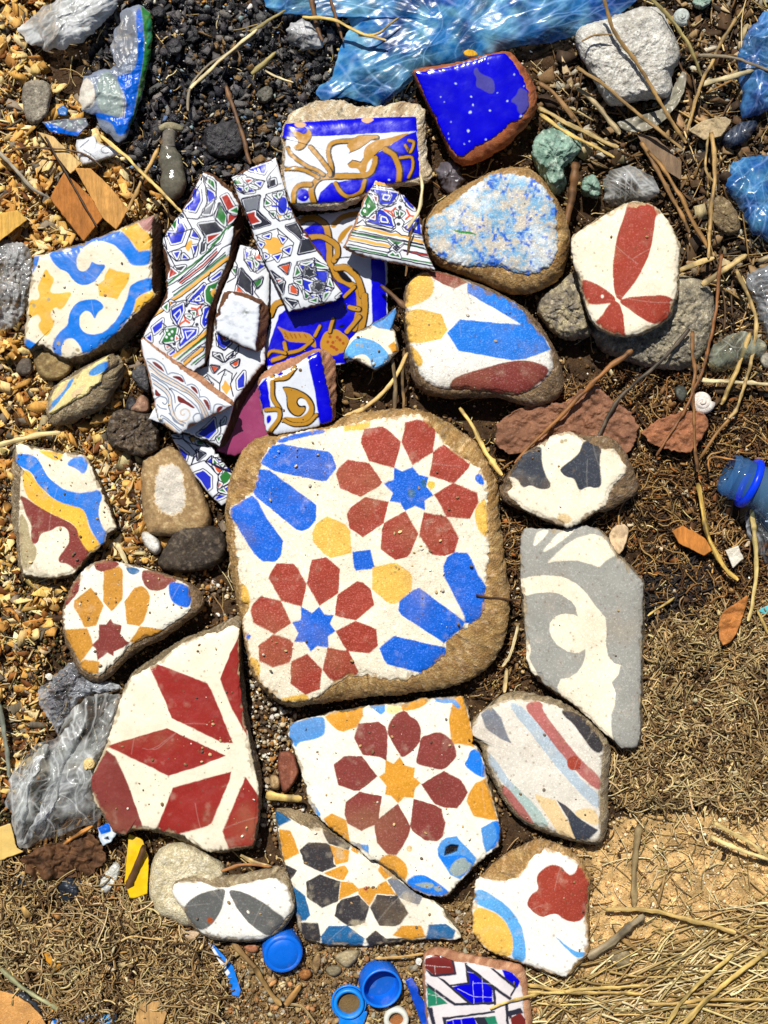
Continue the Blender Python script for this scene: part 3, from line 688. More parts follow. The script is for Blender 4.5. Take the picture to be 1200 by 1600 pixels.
shard('cement_tile_fragment', 'cream tile with maroon petals round an ochre star, touching the bottom of the largest tile', '''E 140,340 190,290 280,260 400,235 465,230 560,190 700,185 830,160 880,140 1030,130 F 160,120 230,115 370,60 420,75 520,65 640,60 690,48 735,55 770,150 800,260 825,380
840,500 890,560 920,640 960,780 970,850 1000,960 1040,1080 1060,1190 G 1130,250 1145,330 1145,430 1120,500 1020,570 900,680 760,830 680,920 640,955 560,960 470,945 340,900 270,840 250,815 170,740 0,620 H 960,560 780,410 760,395 560,240 500,190 430,110 380,30 E 310,1000 270,840 250,760 190,560 150,470 125,400''',
'''E 130,330 185,280 400,228 560,182 880,132 F 160,112 370,54 690,42 742,50 790,160 830,330 860,500 930,600 985,800 1020,950 1080,1150 G 1160,320 1160,440 1130,510 1020,590 900,700 760,850 690,930 640,968 560,970 330,912 H 900,530 500,200 380,40 E 250,780 150,500 115,410''',
z=46, thick=44, mode='prism', edge=1.0, rough=.5, grains=110, gx=.02, gy=.015, mat=M_CEM, base='C2', holes=[('G 640,500 690,475 760,485 740,540 690,560 625,585', 6)], bcol='grey', pat='''
@ E
s L 140,330 160,300 280,262 400,235 468,240 470,380 440,430 350,455 210,480 195,540 150,470 125,410
p Y2 465,235 560,190 830,150 820,230 785,300 760,340 640,380 590,370 500,290
p L 880,135 1030,125 1030,190 990,220
s PY 1045,150 1080,120 1180,150 1190,180 1110,220 1040,200
@ F
p Y2 160,125 230,108 240,95 380,52 420,70 400,115 330,160 230,180 170,185
p Y2 640,55 740,50 770,150 800,260 830,400 850,530 800,510 700,495 630,500 625,400 605,270 625,190 640,140
p L 470,70 640,55 690,100 720,150 690,160 640,110 560,115 490,100
s B1 820,545 890,545 920,650 960,770 940,815 890,800 740,700 780,640 800,580
p Y2 795,965 860,860 960,815 1010,960 G 1095,120 1125,250 1050,245 900,215 870,150 830,70
@ G
p L 970,320 1090,255 1130,260 1150,330 1150,430 1110,505 1015,550 985,450
p B1 1080,262 1130,260 1150,330 1150,430 1110,505 1060,520 1120,420 1110,340
p L 560,520 600,440 640,415 740,400 930,610 890,690 770,805 680,760 570,590
s B1 560,540 620,600 700,580 800,570 900,640 880,690 780,800 760,740 680,720 600,640
s GB 740,610 820,590 840,640 890,650 850,720 780,770 720,780 660,710
s B1 265,830 310,780 410,745 560,830 670,910 640,960 520,965 330,900
s GB 330,850 400,840 480,830 540,850 500,890 420,880; 520,860 600,880 620,910 540,920
p K 640,500 690,475 760,485 740,540 690,560 625,585
@ H
p Y2 510,175 590,120 730,190 760,390 680,340 560,250
s L 385,20 430,50 490,130 480,165 430,110
p L 790,415 935,420 940,500 870,460
@ G
s Y2 0,640 40,590 100,570 190,585 270,660 285,760 250,830 150,750 60,690
@ E
p R2 780,305 970,285 1030,330 1055,400 1045,650 980,620 820,595 735,440
@ F
s R2 180,180 220,195 235,235 300,255 350,340 340,430 335,500 180,635 140,580 70,470 20,370 80,230
s R2 340,430 430,405 490,375 570,400 650,470 690,600 655,650 560,745 430,715 310,690 300,640 335,520
p R2 350,870 560,745 720,830 790,950 720,1060 680,1100 560,1090 480,1060 440,1010
p R2 275,1010 475,1065 530,1100 G 600,140 620,230 640,270 610,400 560,450 450,440 320,350 305,300 320,180
@ G
p R2 190,95 250,200 310,310 290,390 240,490 175,580 95,570 -10,460 -30,300 -10,250
@ E
p R2 790,940 1000,985 970,1195 H 1015,225 870,290 740,220 710,130 720,20
@ E
p R2 545,685 650,610 810,605 960,800 790,935 740,935 590,880
@ F
p Y2 150,615 190,690 290,715 280,800 345,860 290,915 275,1000 190,995 130,1050 70,985 10,970 20,885 -50,800 10,765 15,645 90,680
@ G
o tanp 5 300,515
''')

shard('cement_tile_fragment', 'cement tile with black hexagons and ochre star, tucked under the maroon petal tile', '''H 75,110 130,130 215,180 300,230 380,260 500,262 560,300 780,420 870,490 1020,590 1170,700 AK 440,260 600,372 700,400 790,480 830,560 880,620 950,700 960,750 900,768 620,760 300,790 60,825 P5 480,826 340,828 230,800 200,730 160,540 130,420 100,260 95,215''',
'''H 60,80 120,40 200,50 330,100 480,160 700,330 1000,560 AK 600,360 720,395 830,480 900,580 970,700 975,750 900,775 620,772 300,802 60,838 P5 480,838 330,838 222,812 190,730 150,540 118,420 88,260''',
z=27, thick=34, mode='prism', edge=.9, rough=.4, base='C2', bcol='grey', grains=30, wear=.5, gy=-.01, center=(545, 1385), pat='''
@ H
p T 60,90 130,130 215,185 100,245 70,220
p Y2 90,270 200,290 250,380 285,500 140,575
p N 285,470 375,395 545,405 570,420 605,500 610,600 635,620 500,680 330,600 310,520
p N 510,270 780,415 750,470 560,410 505,300
p Y2 570,420 760,475 745,580 690,590 625,610 605,520; 790,430 850,480 830,510 770,470; 515,690 660,620 710,610 750,670 700,755 640,740
p Y2 675,765 790,775 850,850 655,940; 840,880 840,830 900,815 1030,830 1000,900 945,995; 1020,800 1100,755 1190,890 1010,880; 1050,610 1170,700 1090,750 1020,650
p N 350,765 480,695 670,765 650,950 500,1015 355,910; 640,980 680,935 840,890 945,1000 900,1150 800,1185 740,1185 615,1090; 140,600 270,660 200,755 165,680
p T 185,765 340,900 390,1080 350,1130 250,1145 220,1050
o RD 3.5 910,830
@ AK
p N 175,350 370,360 470,520 390,625 340,645 195,640 110,470
p N2 270,210 335,180 600,370 570,440 540,440 370,370
@ P5
p N 200,725 290,725 305,790 300,815 225,810
p T 340,740 430,740 510,800 500,830 310,835 305,790
p N 515,800 560,760 610,800 740,795 700,830 530,835
p Y2 640,785 680,740 775,738 795,790 730,808
p T 800,775 810,735 890,730 935,760 925,800 790,810
''')

shard('cement_tile_fragment', 'blue and yellow cement tile with cream scrolls, beside the wood chips', '''I 130,365 245,350 350,310 520,280 600,230 800,160 950,95 1105,30 1082,110 1082,300 1082,520 1082,640 1110,690 1000,790 930,850 800,990 650,1100 590,1145 520,1175 380,1200 300,1165 240,1110 130,1080 90,1125 45,1070 45,1030 80,760 100,560''',
'''I 125,355 245,340 520,270 800,150 1105,20 1155,60 1165,300 1165,560 1155,740 1085,840 940,1010 850,1100 700,1190 580,1240 400,1262 280,1205 180,1150 90,1145 35,1080 70,760''',
z=58, thick=50, mode='prism', gx=.04, gy=-.05, edge=1.1, rough=.5, base='C', mat=M_POL, bcol='grey', grains=45, bmat=M_MORT, amp=2.4, pat='''
@ I
p B1 115,370 165,365 150,440 110,505
s B1 235,340 350,305 520,270 600,220 820,150 880,200 940,290 975,330 1090,310 1085,440 910,450 880,380 800,290 700,245 600,245 520,290 470,370 465,450 500,495 560,480 580,440 590,405 640,440 715,430 660,520 600,590 520,605 450,580 390,490 330,470 270,410
s C 340,312 440,298 400,335 360,335
p Y1 830,150 950,85 1010,150 1090,200 1085,305 975,330 920,250 860,190
p mauve 960,85 1110,20 1095,110 1090,190 1010,145
p Y1 735,465 800,490 905,505 890,570 800,715 650,690 640,600 690,560 700,520
s B1 905,590 1095,525 1095,650 960,690 940,780 910,850 800,1000 620,1120 520,1185 510,1140 490,1080 430,1030 370,1050 340,1110 350,1195 265,1140 280,1050 330,980 400,930 400,860 430,780 500,730 590,712 650,725 700,785 640,820 615,890 590,825 540,805 490,860 490,940 540,1000 620,1010 700,980 790,890 850,780 890,680
s Y1 955,690 1090,645 1120,690 1000,790 925,850; 600,1130 760,1060 740,1100 620,1160
s Y1 215,455 250,520 295,550 240,650 290,680 440,650 400,730 340,815 300,775 250,820 270,880 300,900 220,1045 145,930 185,890 150,830 75,885 80,715 150,730 170,680 140,620 180,560
s B1 30,1020 130,1075 160,1100 100,1135 40,1090
o dirt 3 238,718 120,768 475,1130 320,1078
''')

shard('cement_tile_fragment', 'small thick cement chunk with faded blue stripes, below the yellow and blue scroll tile', '''AI 620,150 635,240 575,310 560,380 480,440 440,490 330,540 200,620 130,665 85,660 90,590 110,520 190,400 320,330 440,250 540,190''',
'''AI 625,135 720,150 775,230 760,310 690,450 640,550 560,630 430,695 260,755 130,780 85,720 75,650 95,500 185,385 430,230''',
z=50, thick=54, mode='round', eq=.4, gx=.12, gy=-.1, base='PY', bcol='grey', amp=3.2, pat='''
@ AI
s L 80,660 110,570 220,460 280,365 330,330 300,400 240,480 200,540 120,630
s tanp 120,545 240,385 275,365 230,460 150,545; 270,495 430,385 420,430 330,540
s L 435,310 500,240 640,180 645,240 580,290 480,335
p B1 590,210 640,190 645,240 590,290; 440,495 480,440 565,375 560,430
''')

shard('cement_tile_fragment', 'weathered tile with blue, yellow and brick red wavy bands, left edge of the heap', '''Z 150,100 190,80 350,130 600,170 700,190 800,195 880,360 950,520 1000,640 1095,860 1000,930 980,1010 850,1105 790,1180 700,1290 500,1335 350,1330 220,1300 200,1200 185,1000 180,850 190,550 200,300 150,250''',
'''Z 105,100 190,65 600,155 805,185 900,330 1010,560 1115,870 1015,965 865,1125 725,1315 590,1355 330,1350 190,1335 140,960 90,760 110,300''',
z=42, thick=40, mode='prism', gx=.02, edge=1.1, base='C', mat=M_CEM, bcol='grey', grains=90, wear=.55, pat='''
@ Z
s B1 130,170 320,180 380,260 450,400 520,450 600,510 720,545 850,530 930,505 965,590 930,640 920,750 960,860 1010,930 985,1025 940,1035 850,890 795,690 650,660 500,600 420,520 350,460 300,350 210,300 130,275
s Y1 200,310 290,345 330,430 420,530 500,600 650,660 795,685 830,860 890,960 950,1035 850,1115 780,1040 730,930 700,830 500,750 330,650 230,560
s R2 185,550 330,650 500,750 710,840 740,960 790,1050 860,1110 780,1200 720,1280 640,1200 520,1195 610,1060 655,990 640,870 540,850 480,900 370,920 360,1015 295,1020 290,900 300,860 250,760 200,620
s dirt 175,700 260,800 290,1000 350,1050 330,1180 220,1310 190,1100
s Y1 330,130 600,165 580,210 520,245 420,190
s B1 680,205 800,190 830,290 780,380 720,310 610,280
''')

shard('cement_tile_fragment', 'rounded tile with ochre petals round a dark red star, above the clear plastic', '''AA 45,600 50,450 65,400 80,330 160,200 290,90 400,80 500,100 650,140 860,200 960,240 1050,290 1040,440 1020,490 830,610 790,650 590,720 560,750 470,860 380,940 310,985 210,940 160,870 140,800 70,680''',
'''AA 35,600 42,430 150,190 290,78 500,88 870,190 1000,235 1115,310 1150,400 1135,465 1050,530 880,650 830,690 640,770 520,880 420,980 340,1035 250,1028 170,960 65,720''',
z=52, thick=50, mode='round', dome=2, gx=.03, edge=1.0, base='C2', mat=M_CEM, bcol='brown', grains=80, soft=1, pat='''
@ AA
p R2 50,410 90,300 165,190 178,230 165,320 130,370 70,430
s R2 285,90 350,78 450,80 485,110 460,130 400,160 340,170 290,150
p Y3 360,165 480,125 510,150 510,380 420,480 355,400; 130,390 260,290 345,400 360,430 320,540 300,590 210,600 160,500 125,440; 520,400 600,290 660,275 700,310 720,360 715,420 670,560 640,590 540,575 530,450
p Y3 45,620 230,605 270,700 280,745 210,830 180,880 130,810 60,690; 170,890 210,850 330,870 320,960 250,970 190,940; 560,710 615,640 640,590 760,610 840,615 790,660 600,730
p R2 415,530 440,570 500,585 490,650 540,710 570,720 510,760 440,790 440,830 390,800 310,860 300,770 270,740 320,690 325,580 380,580
s R2 660,145 740,165 860,190 950,235 870,260 845,300 770,318 700,305 655,230
s T 535,120 650,145 635,180 580,195 540,160
s B 865,260 920,240 1050,285 1040,450 960,440 885,400 870,330
''')

shard('cement_tile_fragment', 'large cream tile with red pointed diamonds, on the grey plastic bag', '''AB 1010,95 1005,150 1010,430 1040,700 1070,810 1130,1110 1135,1260 1100,1490 1050,1500 820,1535 720,1480 650,1440 570,1410 480,1385 400,1390 300,1380 280,1420 200,1400 170,1350 130,1280 80,1220 55,1100 60,1050 100,960 150,850 240,560 310,400 430,345 500,300 640,190 740,150 870,110 970,70''',
'''AB 1030,15 1030,100 1030,300 1058,600 1095,800 1150,960 1155,1260 1115,1505 1050,1515 820,1548 700,1490 480,1400 300,1395 280,1432 195,1412 155,1350 70,1220 45,1100 55,1040 145,840 235,550 308,392 350,352 450,285 640,155 730,125 850,85 960,18''',
z=60, thick=44, mode='prism', gx=-.01, edge=.9, base='C', mat=M_POL, bcol='grey', grains=90, pat='''
@ AB
p R3 430,345 480,320 800,445 830,490 970,835 900,830 570,670 520,540; 150,850 540,735 925,915 740,985 550,1045 440,990; 960,1015 940,1090 830,1350 800,1370 600,1425 470,1395 580,1120
p R3 1015,130 1030,430 1060,790 950,590 885,420 950,250; 1050,1050 1145,1190 1145,1280 1100,1500 945,1530 900,1400
p R2 150,875 210,920 290,1100 350,1270 390,1395 280,1435 170,1390 45,1110 55,1050
c mauve .7 385,865 450,868 600,765; 430,870 480,865 600,770
''')

shard('cement_tile_fragment', 'rounded white tile with diagonal red, grey and black stripes, right of the maroon petals', '''AE 190,170 340,110 480,125 600,135 780,200 900,240 1000,320 1100,460 1110,560 1090,760 1080,1000 1090,1170 1080,1270 1000,1285 870,1250 740,1220 680,1180 560,1140 480,1110 360,990 260,830 190,680 160,560 140,460 40,420 40,370 60,300 120,220''',
'''AE 200,135 280,72 380,45 520,70 720,110 900,212 1060,335 1160,480 1170,560 1150,760 1150,1150 1110,1280 1040,1305 860,1275 700,1225 540,1170 430,1110 320,990 220,810 140,650 120,500 30,435 25,340 55,265''',
z=46, thick=46, mode='round', dome=2, edge=.9, base='W', mat=M_CEM, bcol='grey', soft=1, grains=30, gx=.02, pat='''
@ AE
p N2 110,240 190,170 280,270 310,370 360,480 270,440 150,350
s pb 330,130 470,180 800,600 940,790 1090,900 1085,1030 980,950 700,640 550,430 400,260
s pr 455,180 540,125 620,145 610,210 780,430 920,610 1100,760 1090,870 1000,820 800,610 560,290
o R 11 870,640
s N 765,200 900,232 1010,320 1115,450 1105,545 1060,565 990,500 870,320 780,250
p N3 730,940 800,980 940,1110 1070,1185 980,1275 870,1265 820,1090
p tanp 550,890 720,940 830,1130 880,1260 740,1215 680,1110 560,930
s tanp 960,1000 1050,1020 1090,1140 1000,1140 850,1040
s pg 185,580 260,700 440,870 560,980 690,1170 560,1150 500,1060 330,840 200,700
s pr 255,830 300,800 480,1020 560,1150 500,1130 420,1070 330,960
s pb 150,560 200,560 330,760 400,850 330,850 200,690
''')

shard('cement_tile_fragment', 'grey tile with a cream curling scroll, beside the matted dry roots', '''AD 55,110 90,70 240,75 420,60 500,50 580,80 640,130 720,260 800,340 850,400 885,440 880,560 870,1000 865,1500 840,1545 740,1550 690,1500 600,1430 520,1350 440,1270 330,1190 210,1110 130,1030 100,950 95,800 75,560 60,400''',
'''AD 48,110 85,60 240,65 500,40 590,70 650,122 810,335 900,430 900,560 892,1000 888,1500 855,1562 735,1565 680,1512 430,1285 200,1122 120,1040 92,955 66,560''',
z=44, thick=42, mode='prism', edge=.8, rough=.4, base='GR', bcol='grey', grains=14, rnd=4, pat='''
@ AD
s C 140,200 155,120 190,80 260,75 200,145; 195,245 250,165 330,85 425,65 400,105 290,185
p C 235,300 360,180 440,130 530,105 610,120 660,180 705,245 640,280 590,330 540,310 440,285 330,285
p C 55,408 150,390 220,385 280,386 330,395 380,410 430,438 470,470 510,515 540,560 580,610 630,670 640,740 635,850 650,930 690,980 735,990 720,1050 675,1110 700,1180 695,1260 670,1330 670,1420 690,1510 600,1440 520,1360 430,1280 320,1200 305,1140 330,1085 380,1080 440,1040 480,980 495,930 495,880 460,905 420,908 380,900 340,880 300,850 265,800 250,750 255,710 275,680 310,655 360,643 410,648 445,662 430,600 405,565 370,540 340,520 300,505 250,500 200,500 120,515 65,533
s C 85,800 120,850 130,900 110,950 210,1105 120,1040 90,950
''')

shard('cement_tile_fragment', 'cream tile with two dark slate shapes, on the brown sandstone', '''AC 75,430 100,390 200,240 320,180 400,120 500,75 560,75 650,130 720,165 800,210 900,205 990,350 985,400 900,480 860,560 830,650 760,690 680,740 620,790 530,820 430,780 330,740 200,680 90,580 75,540 110,500''',
'''AC -2,485 65,405 185,245 330,165 510,65 660,102 760,105 885,105 965,205 1065,395 1090,520 1065,575 950,630 860,690 760,700 650,780 530,830 330,755 115,660 5,605''',
z=58, thick=54, mode='round', dome=1, edge=1.2, base='C', bcol='brown', grains=14, pat='''
@ AC
s N3 55,430 190,230 335,170 330,290 360,410 420,508 320,528 240,485 180,522 140,430
s N3 460,365 560,300 625,240 655,140 730,155 810,205 780,280 808,495 750,515 690,500 620,540 595,440 510,420
s tanp 430,750 500,700 580,750 530,800
o dirt 3.5 490,150
o dirt 2.5 520,140
''')

shard('cement_tile_fragment', 'white tile with brick red trefoil and blue arc, at the sandy ground', '''AF 135,420 170,385 350,420 480,390 560,290 620,200 690,170 710,130 790,165 900,200 1000,260 1060,340 1090,400 1070,600 1070,720 1085,960 1060,1020 1080,1035 980,1110 900,1235 760,1195 550,1120 420,1070 280,1030 200,980 140,900 100,850 110,620''',
'''AF 130,415 190,355 300,245 440,145 600,68 740,58 885,115 1005,215 1085,325 1105,420 1086,620 1098,960 1108,1035 1005,1118 935,1248 760,1208 420,1085 225,1015 100,880 98,620''',
z=40, thick=38, mode='round', eq=.6, edge=1.1, base='W2', mat=M_CEM, bcol='tan', grains=12, pat='''
@ AF
s LB 125,470 240,520 350,590 440,680 510,780 550,920 558,1130 425,1075 450,970 430,860 380,750 280,670 105,610
s Y 105,622 280,675 380,755 435,870 450,970 420,1080 280,1040 150,930 90,850
s R 645,430 650,360 720,295 800,275 865,300 905,355 935,372 980,345 1005,260 1070,330 1105,400 1085,600 1065,705 1020,755 950,770 880,745 820,695 770,700 710,728 640,705 570,640 565,590 600,530 665,490
s LB 795,875 900,970 980,1020 1090,1030 1000,1090 900,1000 840,930
''')

shard('cement_tile_fragment', 'cream tile with four brick red petals, on the grey conglomerate stone', '''Y 65,420 110,360 280,250 420,160 560,95 700,95 780,130 840,190 910,270 970,410 985,480 970,720 960,870 930,940 900,1060 780,1150 660,1205 530,1228 450,1225 350,1185 260,1110 210,1010 180,900 150,740 100,650 80,520''',
'''Y 58,425 105,350 420,150 555,88 702,88 850,185 985,410 998,480 985,860 950,950 918,1070 790,1165 660,1220 500,1240 340,1198 245,1115 195,1010 165,890 110,680 72,540''',
z=86, thick=40, mode='round', eq=.5, dome=3, rnd=4, edge=.6, base='C', mat=M_CEM, bcol='sand', soft=1, grains=10, pat='''
@ Y
s R 550,75 640,80 720,85 850,185 785,200 775,330 750,480 680,660 600,785 510,895 490,930 440,890 420,700 430,530 470,330 530,180
s R 490,915 560,895 640,890 780,880 880,882 960,930 920,1080 780,1140 640,1060 540,985 480,940
p R 440,920 480,950 515,1050 532,1240 440,1240 340,1190 270,1105 330,1050 380,970
s R 140,735 270,770 360,830 445,895 445,935 400,950 195,968 170,850
o C2 2.5 335,890
''')

shard('cement_tile_fragment', 'pebble shaped tile with blue bars, yellow patches and red below the speckled blue one', '''X 60,240 80,150 150,90 230,62 330,75 430,110 560,170 700,230 830,290 900,370 960,450 1040,540 1080,640 1085,730 1060,770 980,860 830,930 700,900 480,880 330,880 220,840 150,770 100,640 60,400''',
'''X 45,250 65,140 150,75 230,52 450,98 720,212 905,325 1030,480 1120,640 1160,780 1162,875 1105,960 990,1010 880,1000 720,940 550,940 300,950 150,885 92,780 60,520''',
z=66, thick=70, mode='round', eq=.45, dome=5, rnd=6, edge=.9, gy=-.06, base='W2', mat=M_SPARK, bcol='brown', soft=1, grains=20, pat='''
@ X
s Y 45,260 60,170 130,90 220,62 255,130 258,195 230,250 100,310 50,315
p Y 60,340 150,320 310,360 355,470 310,530 180,560 80,560 55,430
s Y 80,560 130,600 185,670 170,730 125,710
p R2 205,60 330,65 430,100 490,140 400,182 320,150 250,110
p B1 490,140 640,190 830,290 910,375 960,455 1010,500 1070,605 900,670 800,680 430,615 350,490 440,395 700,420 860,430 720,345 490,210
s R2 350,880 400,795 540,750 800,680 930,682 1080,735 1000,840 830,940 700,910 480,890
''')

def speckled(X, Y, col, t):
    a = lin(206, 196, 180); b = lin(30, 96, 206); c = lin(120, 176, 214)
    r = ridged(X, Y, 30, 5, 61); f = fbm(X, Y, 15, 5, 63); g = fbm(X, Y, 4, 3, 66)
    k = np.clip((.26 - r) * 6.5 + g * 1.1 + f * .5 + t ** 8 * .6 - .42, 0, .92)[:, None]; m = np.clip(f * .8 + g * .8 + .34 + t ** 5 * .3, 0, .95)[:, None]
    w = np.clip(fbm(X, Y, 30, 4, 68) - .25 + t ** 4 * .5, 0, 1)[:, None]
    q = a * (1 - m) + c * m; q = q * (1 - w) + lin(232, 236, 236) * w
    return np.where(((np.abs(X - 726 - (Y - 363) * 2.2) < 11) & (np.abs(Y - 363 - (X - 726) * .12) < 1.8))[:, None], lin(40, 130, 40), q * (1 - k) + b * k)
shard('cement_tile_fragment', 'worn stone with mottled pale blue crackled face and brown rim', '''W 80,470 130,420 210,380 300,300 430,200 560,105 700,110 850,125 960,210 1040,330 1065,480 1060,700 1000,800 880,860 730,840 620,790 440,810 250,770 140,700 90,620''',
'''W 34,460 100,415 145,345 260,252 400,172 600,72 770,42 888,85 990,195 1090,350 1160,540 1148,720 1085,890 960,970 780,1025 600,970 400,890 250,840 125,765 62,640''',
z=72, thick=76, mode='round', eq=.45, dome=4, rough=1.6, edge=1.6, gy=-.05, mat=M_SPARK, bcol='tan', soft=1, colfn=speckled, grains=10)

shard('cement_tile_fragment', 'small white oval with two dark grey petals, leaning on the cream stone', '''AH 225,370 280,340 420,340 520,380 590,390 700,360 830,330 920,315 1000,350 1050,450 1065,540 1000,600 960,660 900,720 820,745 600,745 480,725 400,680 350,620 300,540 225,440''',
'''AH 200,370 215,315 300,280 420,272 520,284 640,304 800,272 900,238 962,228 1015,265 1048,360 1078,540 1015,645 925,728 830,763 600,763 468,738 370,678 280,555 202,430''',
z=50, thick=46, mode='round', dome=2, rnd=4, edge=.7, base='W2', bcol='grey', soft=1, gy=-.05, grains=8, pat='''
@ AH
s N4 590,385 580,450 570,520 510,630 430,690 375,660 330,605 290,540 330,480 420,420
s N4 600,392 720,420 840,480 930,550 1010,600 950,670 900,730 800,680 700,580 640,480
o RB 5 480,612
''')
# ---------------------------------------------------------------- glazed tile fragments
G1 = 'glazed tile'
shard('glazed_tile_fragment', 'plain cobalt blue glazed tile with terracotta rim, beside the blue plastic bag', '''V 50,240 250,215 400,190 540,150 680,100 850,75 920,150 1000,290 1060,420 1060,550 1000,640 880,720 740,830 600,900 480,990 420,980 360,900 260,710 240,640 180,540 110,380''',
'''V 22,240 55,210 250,188 540,132 700,82 865,48 970,130 1072,280 1140,430 1130,605 1005,765 880,900 720,990 600,1065 485,1082 370,1015 318,890 225,690 145,520 25,275''',
z=62, thick=56, mode='round', eq=.5, edge=1.0, rnd=1.5, gy=-.05, gx=.03, base='CB', mat=M_COB, bmat=M_CLAY, bcol='clay', cat=G1, bodyN='clay_body', faceN='glazed_face', pat='''
@ V
s gv 580,210 600,195 635,260 750,300 765,420 720,445 650,400 585,370 600,300 570,250
s gv 980,370 1070,430 1075,550 1000,630 965,600 960,530 890,510 960,440
o pale 1.4 410,345 550,465 565,535 715,585 870,500 935,265 530,770 680,845
o pale 2 540,600 525,770 995,640
o pale .9 275,465 310,510 345,795 370,690 785,430 1020,370 490,885 535,862 700,165 425,220 350,840 745,835
l pale 1.3 60,243 250,212 400,186 540,146 690,100
''')

shard('lustre_tile_fragment', 'blue and gold arabesque tile with a straight blue border, topmost under a slab of mortar', '''R 80,210 250,195 480,180 640,170 850,160 1055,155 1065,300 1075,450 1080,600 950,645 830,655 720,700 620,745 500,790 300,800 120,805 90,700 70,600 75,430 85,320 55,312''',
'''R 75,205 100,125 240,85 262,48 440,28 540,44 650,84 780,84 890,48 1055,48 1118,88 1128,300 1148,500 1180,580 1135,665 1000,675 800,700 640,790 500,850 300,860 115,850 45,640 62,420 45,320''',
z=76, thick=34, mode='round', eq=.35, gy=.05, gx=-.02, edge=.5, sp=1.4, R=3, base='WL', mat=M_GLZ, bmat=M_MORT, bcol=((226, 206, 168), (186, 158, 122), (240, 230, 206)), cat=G1, faceN='glazed_face', amp=2.6, pat='''
@ R
p CB 45,315 75,195 1065,145 1070,265 700,283 300,303 105,315
p CB 320,780 340,720 420,650 640,620 690,600 750,500 760,430 850,380 980,290 1060,265 1095,605 900,670 720,720 620,760 500,800 300,810
o CB 10 210,745
u AU 8 290,805 270,700 320,620 430,600 600,600 700,585 740,520 748,465
u AU 6 420,590 420,520 398,440 410,370 470,340 580,330 640,310 760,310
s AU 520,370 600,320 680,292 775,308 720,330 640,390 555,430 560,400
s AU 660,430 680,370 760,330 860,310 1020,268 960,310 860,370 780,410 740,450 690,500 685,575 640,585 620,540 560,545 540,510 580,472 640,495 660,470
l K 1.3 555,428 640,390 720,330 775,315; 860,372 780,412 745,450; 545,512 580,478 640,500 658,470; 980,300 1010,285
u AU 5 90,390 130,450 230,520 300,550 360,590
u AU 5 75,545 180,545 270,580 320,610
u AU 6 260,380 330,460 400,550 410,590
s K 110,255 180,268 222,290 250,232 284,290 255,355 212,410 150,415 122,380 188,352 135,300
s AU 120,255 180,268 222,295 250,240 280,292 245,345 205,400 150,400 130,378 192,350 145,300
u AU 7 135,800 142,710 190,668 262,662
u AU 6 450,655 490,720 560,755 640,720 672,635
u AU 8 825,400 890,450 930,550 925,640
u AU 4 935,465 1020,460 1030,540 1000,610
u AU 4 1000,330 1040,350 1010,420 975,370
c K 2 860,385 900,420 960,440 1000,420 990,395
s chip 640,172 690,160 745,170 720,195 690,205 655,195; 138,205 190,195 240,208 210,240 160,235
o pale 1.5 225,758 855,628
''')

shard('plain_tile_fragment', 'plain maroon tile mostly hidden, beside the gold scroll tile and largest tile', '''P 352,588 415,570 430,600 426,680 396,700 366,712 338,704''', z=20, thick=16, mode='prism', base='MV', mat=M_GLZ, bmat=M_CLAY, bcol='dark', cat=G1, faceN='glazed_face', bodyN='clay_body')

shard('lustre_tile_fragment', 'blue and gold arabesque tile lying lowest in the middle of the patterned heap', '''P 440,352 470,338 520,333 560,325 604,330 604,420 605,490 592,540 545,566 500,576 420,580 410,556 424,500 417,450 428,400''',
z=36, thick=18, mode='prism', gy=-.03, sp=1.4, R=3, base='WL', mat=M_GLZ, bmat=M_CLAY, bcol='dark', cat=G1, faceN='glazed_face', bodyN='clay_body', grains=30, pat='''
@ U
p CB 0,240 200,240 330,150 400,200 430,400 480,600 560,720 700,800 730,1000 700,1300 T 700,640 60,660 80,560 180,260 230,220
@ U
p CB 830,100 968,100 968,540 985,900 985,1060 850,1130
s AU 540,370 520,330 560,250 640,190 680,190 620,260 560,350
u AU 9 160,160 240,125 330,130 420,210 445,400 455,560 525,680 640,745 720,810 722,1000 680,1160
u AU 8 235,310 380,300 500,370 525,450 490,520
c AU 9 490,190 570,115 710,80
u AU 9 510,590 600,590 690,660 738,760 755,850
u AU 9 775,850 775,1000 740,1190
u AU 5 590,860 680,770
u AU 7 640,960 720,980
u AU 6 610,1190 730,1050
u AU 6 465,1190 482,1070
s K 520,610 580,620 660,700 660,735 600,720 540,670
c K 2 510,515 560,495 640,490
@ T
s AU 150,340 260,395 400,395 460,440 475,520 440,510 400,475 230,470 205,400
l RB 1.6 225,400 250,445; 265,405 285,440; 300,410 315,440; 335,410 350,435; 380,415 395,435
o AU 16 590,460 615,455 625,485 580,490 600,500 650,480
o RB 2.5 580,430 635,435 600,475 655,455 610,515 680,480 560,470 630,530 590,505
u AU 5 575,390 600,290
u AU 6 220,480 230,570 130,615
u AU 5 235,560 350,530 435,460
u AU 5 85,580 130,540 225,560
u AU 9 110,260 150,180 215,150
u AU 5 460,420 500,350
s K 640,370 700,350 690,330 650,345
''')

